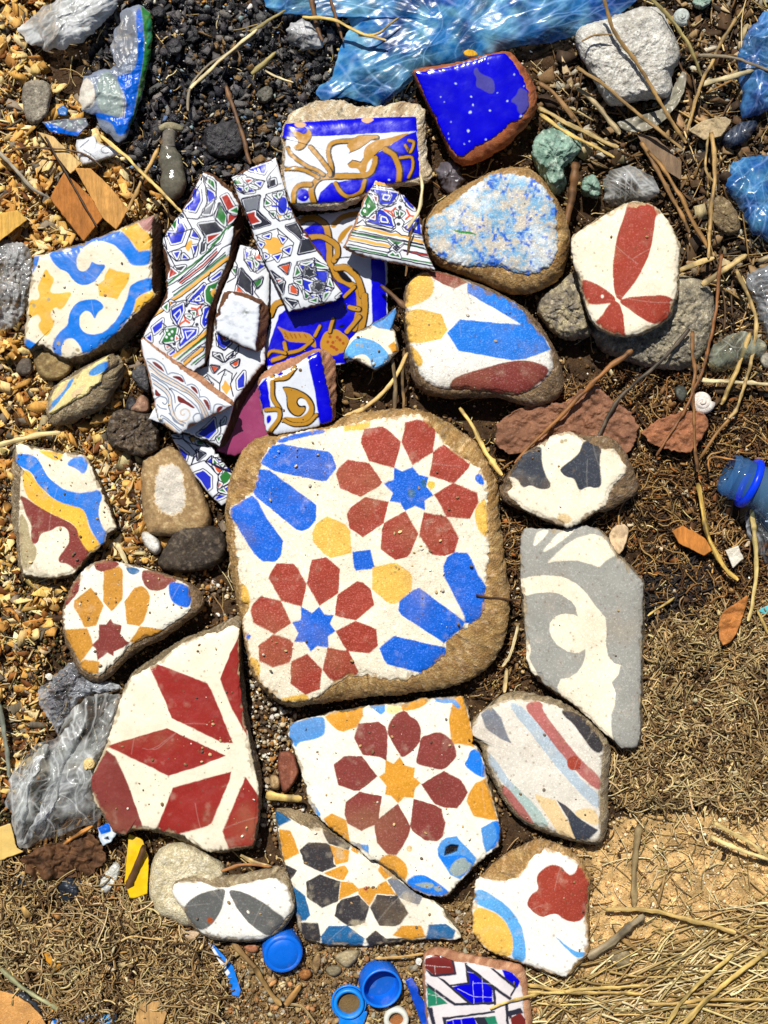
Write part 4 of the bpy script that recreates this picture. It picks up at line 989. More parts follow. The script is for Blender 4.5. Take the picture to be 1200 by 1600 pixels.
shard('zellige_tile_fragment', 'patterned tile with blue hexagons and orange cross, lower right of the striped shard', '''N 530,30 780,80 850,300 850,600 800,900 P4 1240,500 1195,548 1100,680 1080,760 1030,888 860,820 700,760 800,560 920,560 970,520 1000,400 1020,230 N 360,480 480,200''',
'''N 520,20 790,70 870,300 880,650 840,950 P4 1255,520 1212,575 1135,705 1105,800 1062,902 1020,900 850,828 690,760''',
z=48, thick=30, mode='prism', sp=1.25, R=4, base='ZW', mat=M_GLZ, bmat=M_CLAY, bcol='dark', cat=G1, faceN='glazed_face', bodyN='clay_body', center=(376, 560), pat='''
@ N
p B5 590,70 630,110 590,160; 600,195 650,210 660,290; 740,230 810,240 720,310
p OR 680,90 720,110 770,95 755,150 765,190 720,170 690,190 700,145; 500,470 570,550 490,530
p GN 620,160 670,145 680,180; 690,190 730,230 710,260; 690,430 775,385 760,440 720,490; 440,280 490,280 480,340
p BK 540,290 655,420 655,560 600,540 510,450
x NV 1 575,70 660,55 780,90 810,240 690,320 570,185; 540,280 665,415 665,570 500,450; 680,425 790,375 770,450 720,500
l NV 1 470,200 500,240 480,380 390,430; 720,490 690,540 740,600
@ L
p B5 915,10 970,30 980,95 1010,105 1080,60 1060,115 990,178 920,130; 1210,430 1140,520 1145,615 1210,590; 770,510 860,570 850,580 780,530; 880,950 900,1080 820,1170 700,1120 790,1040 880,950
o OR 3.4 988,55
p BK 890,260 940,240 980,310; 1030,270 1100,220 1090,260
p OR 1075,345 1150,300 1140,350 1110,370; 850,370 930,380 880,430
s OY 950,600 980,570 1000,510 1030,570 1085,600 1040,640 1020,690 980,640
p GN 910,1160 960,1130 930,1200; 960,1000 1000,940 990,990
x NV 1 860,210 970,230 1000,330 860,260; 1000,330 1150,140 1150,210; 1060,350 1160,285 1150,360 1100,390; 840,360 945,375 880,440; 890,10 930,150 990,190 1070,130 1110,60; 740,520 800,470 870,580
l NV 1 800,450 940,560 940,640; 1000,400 1080,450 1070,540; 1000,400 920,460; 940,560 960,520 1000,410; 1130,440 1060,560 1090,700; 760,1190 880,1190 950,1090 950,960; 690,1100 800,1040
o NV 2 1000,460
o ZW 1.2 1000,458
''')

shard('zellige_tile_fragment', 'tall patterned shard with green and red diagonal bands, left of the white glazed chip', '''J 690,70 780,110 900,220 1000,290 1080,440 1060,560 1020,640 1015,780 K 960,30 890,200 800,450 740,650 718,900 702,1190 L 772,330 650,420 450,300 250,170 K 30,890 100,740 280,480 300,460 290,220 J 330,1130 290,960 230,840 300,720 410,560 480,470 560,330 620,200''',
'''J 685,55 800,90 920,170 1100,390 1140,530 1130,700 1060,850 K 1050,30 1020,140 905,450 825,750 795,1150 L 865,330 705,452 440,310 240,180 K 15,890 95,735 275,470 290,220 J 225,840 480,455''',
z=66, thick=40, mode='prism', gx=-.06, gy=.03, sp=1.25, R=4, base='ZW', mat=M_GLZ, bmat=M_CLAY, bcol='cl2', cat=G1, faceN='glazed_face', bodyN='clay_body', grains=14, center=(298, 430), pat='''
@ J
p B5 600,235 650,260 660,370 600,495 480,470 580,370 565,300; 420,570 490,690 440,830 340,855 290,730 390,730 410,640
p B5 730,250 800,290 820,350 750,400 735,300; 580,700 640,790 590,780 560,770; 620,870 600,980 570,880; 470,970 520,1015 460,1015; 365,950 430,940 400,1015
p GN 345,640 395,580 380,700; 740,130 800,170 815,250 730,170
p NV 680,85 740,140 700,180 655,150
p N2 700,480 800,400 770,520 690,530
p GN 870,420 940,550 920,650 870,600 830,560; 750,890 900,740 870,810
p BK 640,640 820,610 910,700 880,730 720,770; 690,850 720,830 700,930 670,950; 380,1110 490,1100 440,1150 390,1140
p RD 735,770 880,735 740,840; 890,340 950,310 1030,440 970,500; 970,530 1075,540 960,635; 330,1120 400,1180 310,1230
p GN 980,490 1060,450 1080,520
s OY 480,890 500,850 555,805 580,830 545,900 520,950
x NV 1 690,160 725,250 735,380 690,500 630,580 500,570 450,490; 570,690 655,800 590,960 575,1015 390,1045 300,960 260,780; 820,600 870,410 950,540 960,690
l NV 1 460,490 565,680 490,880 300,950; 640,575 800,540 870,400; 640,640 700,760 660,960; 830,170 830,330 760,520; 250,850 300,950 380,1110; 960,690 1060,560 960,510 880,350
@ K
l GN 3 290,310 710,-10 J 940,690 J 1020,640
l NV 1 300,330 430,260 J 820,880 J 880,850 ; 410,440 500,400 J 900,900 J 1000,850
l RD 3 432,298 700,90 J 840,935
l NV 1 410,290 690,60 J 840,905; 450,310 700,120 J 860,945
l GN 3.2 370,430 640,230 930,-10
l NV 1 350,400 640,210 930,-40
l OY 5.5 350,490 640,270 960,20
l NV 1 330,520 480,420 960,50
l GL .8 330,470 640,240 960,-10
p B5 520,500 700,310 720,340 650,420 700,500 620,520
p ZW 560,490 645,420 680,490 610,500
p B5 605,480 645,445 650,485
p B5 340,600 460,530 470,600 400,760 350,680; 700,580 770,550 770,720 700,780 675,740; 450,800 620,800 610,860 430,1010 430,980 480,900; 770,260 890,170 880,215 790,270; 310,1080 370,1030 380,1060 330,1090
l ZW 1.6 365,650 430,590 440,640 400,705 365,650; 715,680 750,600; 485,835 590,820 510,910 485,835
p GN 740,330 850,280 820,380 780,540 720,500 710,380
s OY 760,400 810,350 830,380 800,470
p ZW 770,350 800,370 760,385
l OR 3.2 560,575 620,590 670,545; 620,590 630,650; 430,755 490,710 480,660; 490,710 535,735
o BK 2.7 500,550 535,610 585,700 620,755 370,970
p GN 560,620 600,620 590,670; 500,660 550,660 540,690; 260,810 400,785 370,940 300,950 225,950 280,860
o ZW 2 290,825 345,835 315,865 285,895 340,910
p OR 390,880 420,910 385,930; 280,990 320,1000 290,1020; 330,500 370,520 330,545
l OY 6 370,1100 560,970 730,830
l NV 1 400,1060 620,900 700,800 750,780; 395,1145 720,870
l GN 2.6 410,1140 720,890
l NV 1 440,1165 650,990 720,950
l OY 4.5 480,1190 690,1010
l NV 1 470,1170 660,1000 700,1000 690,1040 490,1210
l GN 2.6 560,1200 720,1070
l NV 1 600,1200 720,1100
l GN 2.6 290,330 20,540
l OY 4 330,520 100,690
l NV 1 300,360 40,560; 320,480 60,670; 330,540 90,720
p B5 130,790 240,700 230,790 150,860; 60,900 110,860 120,940
p GN 250,560 300,520 290,600
l NV 1 340,520 480,490 540,500 520,540 490,520; 350,740 420,790 570,770 590,730; 340,590 350,680 430,780; 620,520 700,540 790,570; 660,560 680,640 600,690; 770,180 740,260 760,280; 500,510 500,460 700,290; 430,990 430,880 440,800; 210,870 280,780 240,740; 230,950 340,1000 380,1040
''')

shard('zellige_tile_fragment', 'long white shard with hexagon stars and yellow flower, across the top of the patterned heap', '''O 20,275 130,210 300,130 500,55 530,150 580,330 640,550 720,740 800,850 900,1010 Q 850,370 920,560 1020,690 950,770 800,800 430,885 350,720 220,440 140,290 60,100 O 260,870 150,620 60,400''',
'''O 8,270 130,198 500,42 545,150 655,550 735,735 Q 870,370 940,560 1035,690 960,785 800,818 425,905 335,720 205,440 45,100 O 245,870 45,400''',
z=74, thick=17, mode='prism', gx=.03, gy=-.03, sp=1.25, R=4, base='ZW', mat=M_GLZ, bmat=M_CLAY, bcol='cl2', cat=G1, faceN='glazed_face', bodyN='clay_body', pat='''
@ O
p B5 200,175 440,95 370,215 230,190; 45,370 125,380 130,420; 150,430 230,390 260,420; 280,320 350,310 330,360
p GN 30,300 110,245 90,290 130,335 60,340; 160,380 200,360 180,410; 220,350 290,380 240,370
p RD 150,275 240,290 190,320
p BK 440,290 490,280 500,340 430,360; 290,640 430,770 260,820 250,800 340,750 280,690; 620,800 730,770 790,880 780,940; 790,960 900,940 930,1060 760,1100
p N2 140,510 320,470 290,620 170,640
p RD 180,660 270,640 270,690 330,750 230,780; 795,900 860,880 850,930
s B5 540,480 630,480 620,640 560,670 520,620 530,540
l B5 3 480,500 540,540; 460,580 530,580; 630,600 660,620
p GN 390,510 440,550 390,570; 480,460 550,450 520,490; 440,650 490,650 480,700; 610,690 660,670 650,710; 530,440 570,430 540,480
p OY 520,680 570,680 550,720; 400,590 440,590 430,610
x NV .9 30,310 130,220 250,280 380,300 330,390 140,440 40,360; 395,450 600,390 640,550 715,700 540,748 365,590; 120,505 330,460 295,630 440,772 250,830 170,650; 610,800 740,765 800,880 780,945; 785,955 940,935 950,1070 745,1112; 280,905 520,825 700,985 660,1130 390,1195 290,900
l NV .8 510,130 395,275 420,370 560,330; 395,450 640,700; 540,748 520,680; 280,905 660,1130; 520,825 540,900; 30,310 150,440 140,340; 390,1195 430,1100; 130,220 190,330; 440,250 420,370
s OY 430,930 480,915 535,940 545,985 590,990 595,1020 540,1040 575,1080 550,1090 490,1110 420,1105 410,1050 350,1045 355,1015 405,1000 370,960 380,945
p B5 370,910 440,890 430,930; 540,910 610,940 580,980; 590,1060 670,1030 650,1100; 480,1130 560,1110 520,1180; 310,980 360,1000 340,1030; 380,1110 420,1130 390,1150
@ Q
p OR 340,400 440,370 410,470; 450,610 490,605 520,660 520,700 450,680
p BK 240,460 330,530 280,530; 310,600 380,570 360,690; 400,760 520,790 470,840; 960,740 1010,700 1020,720
p RD 290,545 360,540 310,570
x NV .9 310,400 445,360 415,480; 435,600 460,590 530,650 530,715 430,690; 240,450 395,560 365,690 290,540; 400,750 530,775 490,850; 520,345 715,300 880,430 935,630 800,795 620,750 480,520
p B5 730,440 860,460 830,600 790,570 720,520; 590,540 690,570 650,600 670,670 600,640; 555,400 610,390 580,440; 660,380 695,370 680,415; 755,710 800,710 790,770; 815,650 880,640 850,675; 660,720 720,710 690,740; 520,500 570,490 540,510
p GN 520,405 555,470 500,505; 570,370 690,340 620,380; 725,350 860,410 740,400; 880,540 915,620 870,600; 830,700 880,680 820,775; 670,770 745,750 740,792; 600,670 655,720 620,745; 505,560 570,550 570,592
l NV .8 520,345 715,300 800,795; 520,345 580,500 620,750; 480,520 600,500; 715,300 720,420 880,430; 935,630 820,610; 620,750 700,680; 530,775 560,850; 800,795 760,690; 720,450 870,450 830,610
p BK 655,405 675,430 715,430 700,465 718,495 685,505 660,520 635,500 600,495 612,460 600,430 635,430
p BK 765,560 785,585 825,590 808,620 815,650 785,655 760,680 740,655 705,645 722,610 715,580 745,582
x NV .8 655,395 680,420 725,425 710,465 728,500 690,512 660,530 630,508 590,502 603,460 590,425 630,422; 765,550 790,577 835,585 817,620 825,658 790,662 760,690 735,662 695,650 713,610 705,575 740,572
''')

shard('zellige_tile_fragment', 'striped patterned corner shard with yellow and green bands, under the mottled blue stone', '''S 470,100 560,110 640,160 690,210 780,260 860,350 920,420 970,540 980,720 1040,900 1120,1060 1000,1045 800,1000 540,950 300,900 240,870 150,800 200,690 270,560 300,450 350,330 390,230 440,150''',
'''S 462,90 430,140 375,220 330,330 285,450 240,560 175,690 120,800 110,835 230,900 540,972 800,1020 1000,1065 1130,1075 1050,900 990,720 985,540 930,410 870,340 690,200 560,100''',
z=86, thick=17, mode='prism', gx=.02, gy=.02, sp=1.25, R=4, base='ZW', mat=M_GLZ, bmat=M_CLAY, bcol='pink', cat=G1, faceN='glazed_face', bodyN='clay_body', pat='''
@ S
p OY 450,100 560,105 640,155 470,130
p NV 470,130 650,160 650,172 465,142
p GN 460,158 660,185 660,200 455,170
p B5 430,175 720,220 690,290 640,345 520,345 500,250
p ZW 540,230 660,240 630,310 540,300
p B5 567,252 622,258 602,290 562,285
p B5 500,405 560,420 640,490 675,595 390,550 380,525 480,520 490,450
p ZW 515,460 580,475 630,560 510,545
p B5 540,490 582,500 600,540 538,530
p B5 780,600 870,540 960,490 975,675 800,632; 765,240 870,340 900,405 850,370 790,310
p ZW 890,550 930,540 930,630 880,610
p GN 385,245 470,350 480,385 380,475 330,475 305,445 350,340
o ZW 2.2 350,360 395,370 350,415
p RD 450,258 492,270 480,325; 415,500 462,468 460,508
l OR 3 570,410 640,430 692,385; 640,430 672,480; 815,410 850,470 885,480; 850,470 808,512
p GN 690,420 745,450 700,470; 745,425 785,450 740,485
o BK 3 755,305 740,380 730,490 725,565 345,490
l NV 1 425,185 500,240 520,345 590,365 700,315 680,280 740,220; 390,225 500,250; 480,520 480,430 560,380 640,370 700,340; 370,540 650,612 695,575 675,520 720,480; 885,420 800,365 795,330 830,300; 760,510 790,540 770,590 830,640 980,680; 270,560 330,520 380,580 640,640 690,610
l OY 4.6 235,610 300,600 640,682 700,680 990,765
l NV 1 240,600 330,575 640,655 690,640 760,690 980,718; 215,628 990,790
l GN 2.6 208,660 640,750 1000,830
p GN 620,735 770,765 700,800
l NV 1 205,648 1000,800; 200,688 610,770 650,810 620,850 640,870
l OY 4.5 195,718 615,810
l RD 3 790,862 1060,918
l NV 1 180,748 620,838 690,770 740,830 790,790 1030,845; 165,785 600,880 650,860 700,900 760,850 1060,945; 780,850 1060,900
l GN 2.4 170,818 620,912 1090,1000
p GN 620,905 660,880 690,910 720,890 740,930
l NV 1.2 210,850 620,930 1110,1035; 700,800 735,830 700,862 665,830 700,800
o BK 2.4 700,830
''')

def marbled(X, Y, col, t):
    a = lin(226, 230, 236); f = np.clip(fbm(X, Y * 1.6, 9, 4, 71) * 1.3 - .15, 0, 1)[:, None]
    g = np.exp(-(((X - 384) / 6) ** 2 + ((Y - 488) / 5) ** 2))[:, None] * np.clip(fbm(X, Y, 3, 2, 73) + .8, 0, 1)[:, None]
    q = a * (1 - f * .5) + lin(150, 158, 176) * f * .5
    return q * (1 - g) + lin(120, 124, 120) * g
shard('glazed_tile_fragment', 'white glazed chip with grey marbling, on top of the patterned shards', '''N 410,580 440,550 600,610 740,680 740,820 720,950 700,1180 550,1120 270,970 275,830 330,720''',
'''N 345,545 400,535 445,520 500,522 660,580 840,650 845,900 805,1150 705,1205 540,1140 258,985 262,830''',
z=76, thick=30, mode='prism', gx=-.03, sp=1.4, base='ZW', mat=M_GLZ, bmat=M_CLAY, bcol='cl2', cat=G1, faceN='glazed_face', bodyN='clay_body', colfn=marbled)

spir = ' '.join('%.0f,%.0f' % (545 + (8 + k * 4.6) * math.cos(k * .42 + 1), 890 + (8 + k * 4.6) * math.sin(k * .42 + 1)) for k in range(24))
shard('glazed_tile_fragment', 'white triangular tile with thin grey scrolls and dark red arches, over the diagonal banded shard', '''L 75,85 100,72 330,260 480,380 660,510 900,690 1070,800 920,880 760,950 620,1020 500,1110 430,1080 330,1010 270,970 230,780 180,500 130,330 100,250''',
'''L 68,78 95,55 145,58 300,165 645,415 1105,752 1092,812 925,892 765,962 625,1035 500,1122 425,1092 258,975 218,780 168,500 88,250''',
z=82, thick=18, mode='prism', sp=1.25, R=4, gx=-.03, base='ZW', mat=M_GLZ, bmat=M_CLAY, bcol='pink', cat=G1, faceN='glazed_face', bodyN='clay_body', center=(262, 628), grains=8, pat='''
@ L
s R4 180,315 250,325 310,390 340,440 270,400; 400,480 480,470 535,505 550,560 480,520; 605,585 660,595 695,640 705,685 650,640; 750,730 800,745 830,800 830,875 790,810; 905,840 940,805 990,805 940,870 910,890; 465,680 560,740 655,805 668,850 560,780 490,775
s R4 230,610 270,660 305,690 225,705
c GL 1.1 140,290 230,290 320,360 362,450; 370,460 420,440 520,470 562,560; 580,580 640,570 700,620 722,700; 720,710 780,710 830,770 842,880; 865,890 890,800 960,790 1000,815
c GL 1.1 140,310 300,440 500,560 640,650 760,790 825,930; 160,360 300,480 480,580 620,670 740,800 800,945; 190,450 330,540 480,620 600,680 700,780 770,950; 400,610 540,690 660,790 720,880 740,955
c TN 1.6 150,335 300,460 490,570 630,660 750,795 812,938; 175,405 320,510 480,600 610,675 720,790 785,948
c GL 1.1 200,510 330,600 400,690 415,790 430,880 480,960 560,1000; 210,560 320,640 370,720 380,820 400,900 450,980 540,1020; 190,470 340,570 430,670 450,770
c TN 1.5 205,535 325,620 385,705 398,800 415,890 465,970 550,1010
c GL 1.1 ''' + spir + '''
c TN 1.4 ''' + ' '.join('%.0f,%.0f' % (545 + (5 + k * 4.6) * math.cos(k * .42 + .8), 890 + (5 + k * 4.6) * math.sin(k * .42 + .8)) for k in range(22)) + '''
c GL 1.1 230,730 280,700 340,720 360,760 340,790 310,770; 250,790 290,830 350,840; 660,980 650,930 690,890 740,900 750,950; 380,890 480,990 540,1030
c GL 1.1 285,950 320,915 520,1075; 310,985 330,945 500,1085
s TN 330,985 360,985 470,1085 430,1085 320,1010
''')

shard('zellige_tile_fragment', 'narrow patterned shard with blue hexagons and green star, wedged against the tan stone', '''M 50,280 180,268 300,290 450,370 530,440 600,560 720,680 790,830 720,1000 610,1055 500,960 300,710 200,540 100,380''',
z=26, thick=16, mode='prism', sp=1.25, R=4, gx=.05, base='ZW', mat=M_GLZ, bmat=M_CLAY, bcol='dark', cat=G1, faceN='glazed_face', bodyN='clay_body', pat='''
@ M
p B5 130,410 235,490 210,560 145,450; 310,710 400,670 490,740 490,860 450,890 390,790; 450,570 500,530 500,610; 640,650 700,640 720,700; 650,870 700,830 680,900; 540,985 580,940 655,950 560,995; 560,545 610,545 580,570
p GN 330,350 380,330 400,370 420,390 340,380; 520,550 560,590 520,600; 590,610 640,590 610,620; 590,740 650,670 720,730 670,800 620,830; 580,890 620,870 660,920
p OY 260,310 310,310 320,340 270,360; 420,385 450,400 480,425
p OR 520,620 560,620 610,660 600,690 570,690; 580,800 605,820 575,860
p BK 340,450 420,490 350,550; 65,285 160,290 140,310
x NV 1 325,440 430,485 345,560; 440,570 500,505 630,570 720,690; 250,300 330,300 480,420 280,375
l NV 1 60,320 180,320 310,450 330,490 270,610; 250,620 420,560 570,720 570,920 510,970; 180,270 185,320 260,375; 310,490 280,600; 500,510 500,610 720,700; 570,720 650,620; 570,880 680,830 720,900; 510,970 600,930 660,940
''')

shard('lustre_tile_fragment', 'gold scroll tile with a straight blue border and pinkish broken edge, above the largest tile', '''T 20,830 50,760 180,720 320,650 400,590 490,545 510,600 540,760 570,900 600,1060 590,1090 500,1120 400,1150 160,1195 80,1160 60,1000''',
'''T 10,805 25,728 165,640 330,575 500,508 592,558 628,640 630,1010 605,1105 400,1172 150,1208 70,1175''',
z=68, thick=34, mode='prism', gx=-.04, gy=-.03, sp=1.4, R=3, base='WL', mat=M_GLZ, bmat=M_CLAY, bcol='pink', cat=G1, faceN='glazed_face', bodyN='clay_body', grains=14, pat='''
@ T
p CB 400,590 500,535 615,1060 600,1100 500,1130 460,850
p CB 10,830 80,750 115,985 50,1000
u AU 6 125,740 130,900 180,990
u AU 6 155,760 240,745 300,670
s CB 160,720 200,705 220,725 180,740
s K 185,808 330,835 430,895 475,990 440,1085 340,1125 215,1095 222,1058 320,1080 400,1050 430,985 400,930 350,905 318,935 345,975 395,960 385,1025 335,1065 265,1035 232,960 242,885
s AU 192,818 320,842 415,900 462,985 430,1075 340,1112 212,1085 225,1050 320,1068 388,1042 420,985 392,925 345,895 305,935 335,985 385,975 375,1020 330,1052 275,1025 240,955 250,890
u AU 6 75,1000 170,1000 178,1070 110,1160
s CB 80,1050 115,1040 120,1090 85,1120
u AU 5 215,1080 290,1115 400,1105 470,1040
''')

shard('cement_tile_fragment', 'small broken cream chip with sky blue arc, beside the gold scroll tile', '''T 905,335 1000,280 1090,205 1095,250 1060,370 1080,390 1115,540 1060,590 1040,620 930,690 860,650 780,610 690,600 700,540 740,450 800,390 900,350''',
z=66, thick=26, mode='prism', gx=.05, gy=.05, base='C', mat=M_CEM, bcol='dark', edge=.35, grains=14, pat='''
@ T
p L 900,335 1095,200 1100,250 1062,378 960,365
s LB 680,605 700,530 770,437 860,437 980,490 1045,580 1050,625 930,700 900,660 890,600 840,562 770,580 730,620
p Y2 1030,500 1080,465 1120,540 1070,562
o dirt 2.5 825,500 790,495
''')

shard('mosaic_tile_fragment', 'crackled tile with white and blue geometric bars at the bottom edge', '''AG 140,240 160,205 260,190 350,220 430,260 600,270 760,310 860,325 960,360 1030,440 1060,560 1060,680 1085,800 1080,930 190,930 160,600''',
'''AG 118,220 145,155 220,112 320,118 500,172 760,222 960,258 1060,285 1102,390 1122,600 1152,800 1152,945 180,945 128,600''',
z=36, thick=34, mode='round', eq=.6, sp=1.5, R=3, base='LW', mat=M_GLZ, bmat=M_CLAY, bcol='pink', cat=G1, faceN='glazed_face', bodyN='clay_body', grains=4, soft=0, amp=.7, pat='''
@ AG
p R4 145,230 250,185 390,235 435,360 240,380 145,320
p K2 140,320 240,380 440,355 440,380 250,400 200,390; 390,235 415,235 440,375 425,375
p CB 520,290 640,370 770,470 780,640 590,650 400,490 560,460
p K2 515,270 545,270 570,470 375,485 375,470 540,450; 515,270 640,360 770,465 960,600 940,620 770,500 640,400 560,340
p GRN 160,480 360,650 170,680
p K2 250,390 330,430 590,650 560,660 400,520; 155,450 430,645 560,640 800,630 800,655 420,670 175,500; 165,680 215,690 245,850 210,850; 300,775 400,770 800,715 800,735 340,800 345,850 320,850; 770,490 795,490 815,650 800,720 790,640
p CB 870,330 960,355 1035,440 1010,500 900,420
p K2 750,315 785,320 1010,490 950,590 940,570 980,505; 890,640 920,650 935,850 910,850; 915,720 1040,690 1070,740 960,760 940,800
p CB 345,810 600,775 640,860 345,860
p K2 600,780 720,770 760,860 650,860
p GRN 700,775 800,765 830,840 740,850
p R4 945,780 1040,735 1090,800 1085,860 960,860
l LW .5 595,440 600,650; 680,400 690,640; 450,510 600,585 780,590; 540,350 600,360; 600,460 700,455 770,465; 235,290 245,380; 150,290 380,310; 240,500 250,650; 170,560 330,590; 480,790 490,840; 400,800 410,840
''')
# ---------------------------------------------------------------- stones
WHITE = ((226, 222, 212), (188, 182, 170), (240, 238, 230)); GREYS = ((150, 144, 132), (112, 108, 100), (184, 176, 156)); DARK = ((78, 66, 54), (52, 44, 38), (112, 98, 80))
TAN = ((178, 146, 100), (146, 116, 78), (198, 170, 124)); REDB = ((158, 98, 68), (130, 78, 56), (178, 120, 86)); CREAM = ((232, 218, 182), (206, 190, 150), (242, 232, 204))
rock('plaster_lump', 'white rough plaster lump below the blue bag, top right', 'P3 300,120 430,90 560,40 640,25 700,40 740,120 790,220 795,290 745,350 760,420 740,470 600,470 450,520 390,400 320,280 290,200', 62, WHITE, amp=4, nz=9, facet=6, flat=.7)
rock('conglomerate_stone', 'speckled grey conglomerate stone between mottled blue and red petal tiles', 'P6 130,190 200,140 290,60 350,120 360,300 385,380 260,400 190,375 105,265', 48, ((176, 160, 124), (120, 112, 104), (206, 192, 150)), agg=1, amp=5, nz=9, facet=4)
rock('grey_stone', 'large grey stone carrying the red petal tile', 'P6 310,100 800,80 930,120 965,280 905,470 820,545 600,525 420,455 370,380', 44, ((170, 158, 132), (126, 118, 104), (196, 184, 154)), amp=4.5, nz=9, facet=6, gy=-.02, agg=1)
slab('sandstone_slab', 'brown sandstone slab behind the slate shape tile', 'P6 -70,890 -80,790 60,700 250,690 320,630 400,606 440,640 470,672 560,740 594,790 585,850 540,930 450,880 200,915 -20,930', 30, 26, (142, 98, 72), gx=.03, gy=-.04, edge=3, amp=4.5, warp=9, mat=M_SMOOTH, cat='stone', var=.25, sp=2)
slab('red_stone', 'reddish brown triangular stone under the white snail shell', 'P6 605,830 680,770 800,728 900,738 925,790 870,885 820,925 740,912 650,880', 32, 28, (160, 104, 70), gx=-.05, gy=-.1, edge=2.4, amp=3.5, warp=10, mat=M_SMOOTH, cat='stone', var=.25, sp=2)
rock('basalt_cobble', 'dark brown pitted cobble left of the white triangular tile', 'AI 640,670 690,630 800,618 920,640 1010,650 1062,700 1092,960 1050,1015 900,1065 760,1010 620,945 605,800', 36, ((98, 80, 60), (66, 54, 44), (130, 112, 88)), amp=4.4, nz=6, flat=.9, facet=4, agg=1)
rock('pink_stone', 'small pinkish stone behind the dark cobble', 'AI 790,640 860,560 920,480 990,530 1010,660 900,670', 30, ((176, 136, 110), (140, 104, 84), (196, 160, 132)), mat=M_SMOOTH, amp=1.5)
rock('grey_stone', 'dark grey lump beside the edge of the white triangular tile', 'AI 815,290 880,240 960,215 995,350 1010,500 920,460 850,390', 30, ((92, 90, 92), (66, 64, 68), (118, 114, 112)), amp=2.5, facet=5)
rock('tan_stone', 'tan stone with a whitish worn patch above the dark brown stone', 'P 218,722 235,708 272,693 294,720 325,782 334,822 310,838 255,840 224,836', 34, TAN, amp=1.8, flat=1.0, mat=M_SMOOTH, soft=1, pat=('tanp', 's W 244,730 276,722 290,760 288,800 262,806 240,790'))
rock('brown_stone', 'dark brown angular stone below the tan stone', 'P 243,877 260,850 273,820 313,812 354,830 358,868 337,888 284,898 252,892', 38, DARK, amp=2.4, nz=14, facet=9, mat=M_SMOOTH)
rock('flat_stone', 'flat olive brown stone under the blue and yellow tile', 'P4 150,450 180,420 260,430 345,480 345,540 290,585 220,592 170,555', 30, ((150, 124, 78), (118, 96, 62), (172, 148, 100)), mat=M_SMOOTH, amp=1.5, flat=1)
rock('grey_pebble', 'small dark grey pebble left of the flat olive stone', 'P4 62,540 100,470 150,478 160,550 110,572', 18, ((104, 92, 80), (82, 72, 64), (120, 108, 94)), mat=M_SMOOTH, amp=1)
rock('grey_block', 'pale grey concrete chip under the white film, upper left', 'AN 160,600 230,570 340,580 388,650 362,760 352,820 260,922 190,882 150,740', 24, ((160, 150, 132), (128, 118, 104), (180, 170, 150)), amp=2, flat=1.2, soft=1)
rock('brick_chip', 'flat reddish brick chip between the diamonds and maroon petals', 'E 0,580 170,545 232,740 205,830 110,962 55,950', 28, ((146, 84, 60), (120, 66, 48), (160, 100, 74)), mat=M_SMOOTH, amp=1, flat=1.4, soft=1)
rock('tan_pebble', 'tan pebble left of the reddish brick chip', 'P5 60,30 100,28 122,70 110,108 66,104', 22, TAN, mat=M_SMOOTH, amp=1.2)
rock('cream_stone', 'rounded cream limestone beneath the white oval with grey petals', 'AH 60,230 110,130 180,80 290,58 400,108 480,150 560,200 595,240 610,320 420,420 370,520 390,660 290,660 200,605 100,588 45,420', 42, CREAM, amp=2.2, nz=7, flat=.9)
rock('pale_pebble', 'smooth pale pebble under the edge of the cream limestone', 'AH 240,640 300,670 420,690 445,705 420,735 360,772 280,725', 16, ((214, 186, 150), (190, 160, 128), (226, 206, 178)), mat=M_SMOOTH, amp=.6)
rock('grey_pebble', 'wedge shaped grey pebble above the open blue cap', 'P5 350,872 480,838 492,880 432,948 390,922', 14, ((176, 158, 120), (148, 132, 100), (190, 174, 140)), mat=M_SMOOTH, amp=1)
rock('grey_pebble', 'greyish pebble above the broken blue ring', 'P5 308,930 400,918 412,960 350,992', 12, ((140, 126, 96), (116, 104, 80), (160, 146, 114)), mat=M_SMOOTH, amp=1)
rock('brown_pebble', 'long brown pebble below the black hexagon tile', 'P5 258,890 296,842 314,900 284,982 262,960', 12, ((142, 112, 70), (112, 88, 58), (168, 138, 92)), mat=M_SMOOTH, amp=1)
rock('orange_pebble', 'rusty pebble near the bottom of the domed blue cap', 'P5 190,955 250,928 272,972 232,1002 200,990', 12, ((170, 112, 56), (140, 88, 44), (190, 136, 78)), mat=M_SMOOTH, amp=1)
rock('red_pebble', 'reddish pebble under the white oval, left of the domed cap', 'AH 700,785 800,768 832,820 790,850 730,830', 12, ((178, 116, 80), (150, 92, 64), (196, 140, 104)), mat=M_SMOOTH, amp=1)
rock('grey_pebble', 'round grey pebble among straw right of the trefoil tile', 'PC 430,872 520,838 572,870 560,942 480,935', 14, ((150, 132, 96), (126, 110, 82), (168, 152, 118)), mat=M_SMOOTH, amp=1)
rock('green_pebble', 'striped dark green pebble beside the white snail shell', 'AL 315,40 370,5 430,20 452,120 400,192 335,135', 20, ((84, 88, 78), (58, 60, 56), (116, 118, 104)), mat=M_SMOOTH, amp=1)
rock('white_chunk', 'small bright white plaster chunk near the yellow plastic strip', 'AO 700,430 800,330 850,298 885,350 865,430 800,525 760,555 700,522', 24, ((236, 236, 226), (206, 206, 196), (246, 246, 240)), amp=2.4, nz=6)
rock('white_chip', 'white chip between the tan and dark brown stones', 'P 217,833 230,828 250,843 254,860 245,870 227,857', 24, WHITE, amp=1, nz=8, mat=M_SMOOTH)
rock('rough_stone', 'rough tan stone half under the right hand blue film', 'P3 890,930 990,905 1065,1000 1078,1090 1000,1118 925,1040', 26, ((150, 128, 92), (112, 94, 68), (176, 156, 118)), amp=4, nz=8, facet=5)
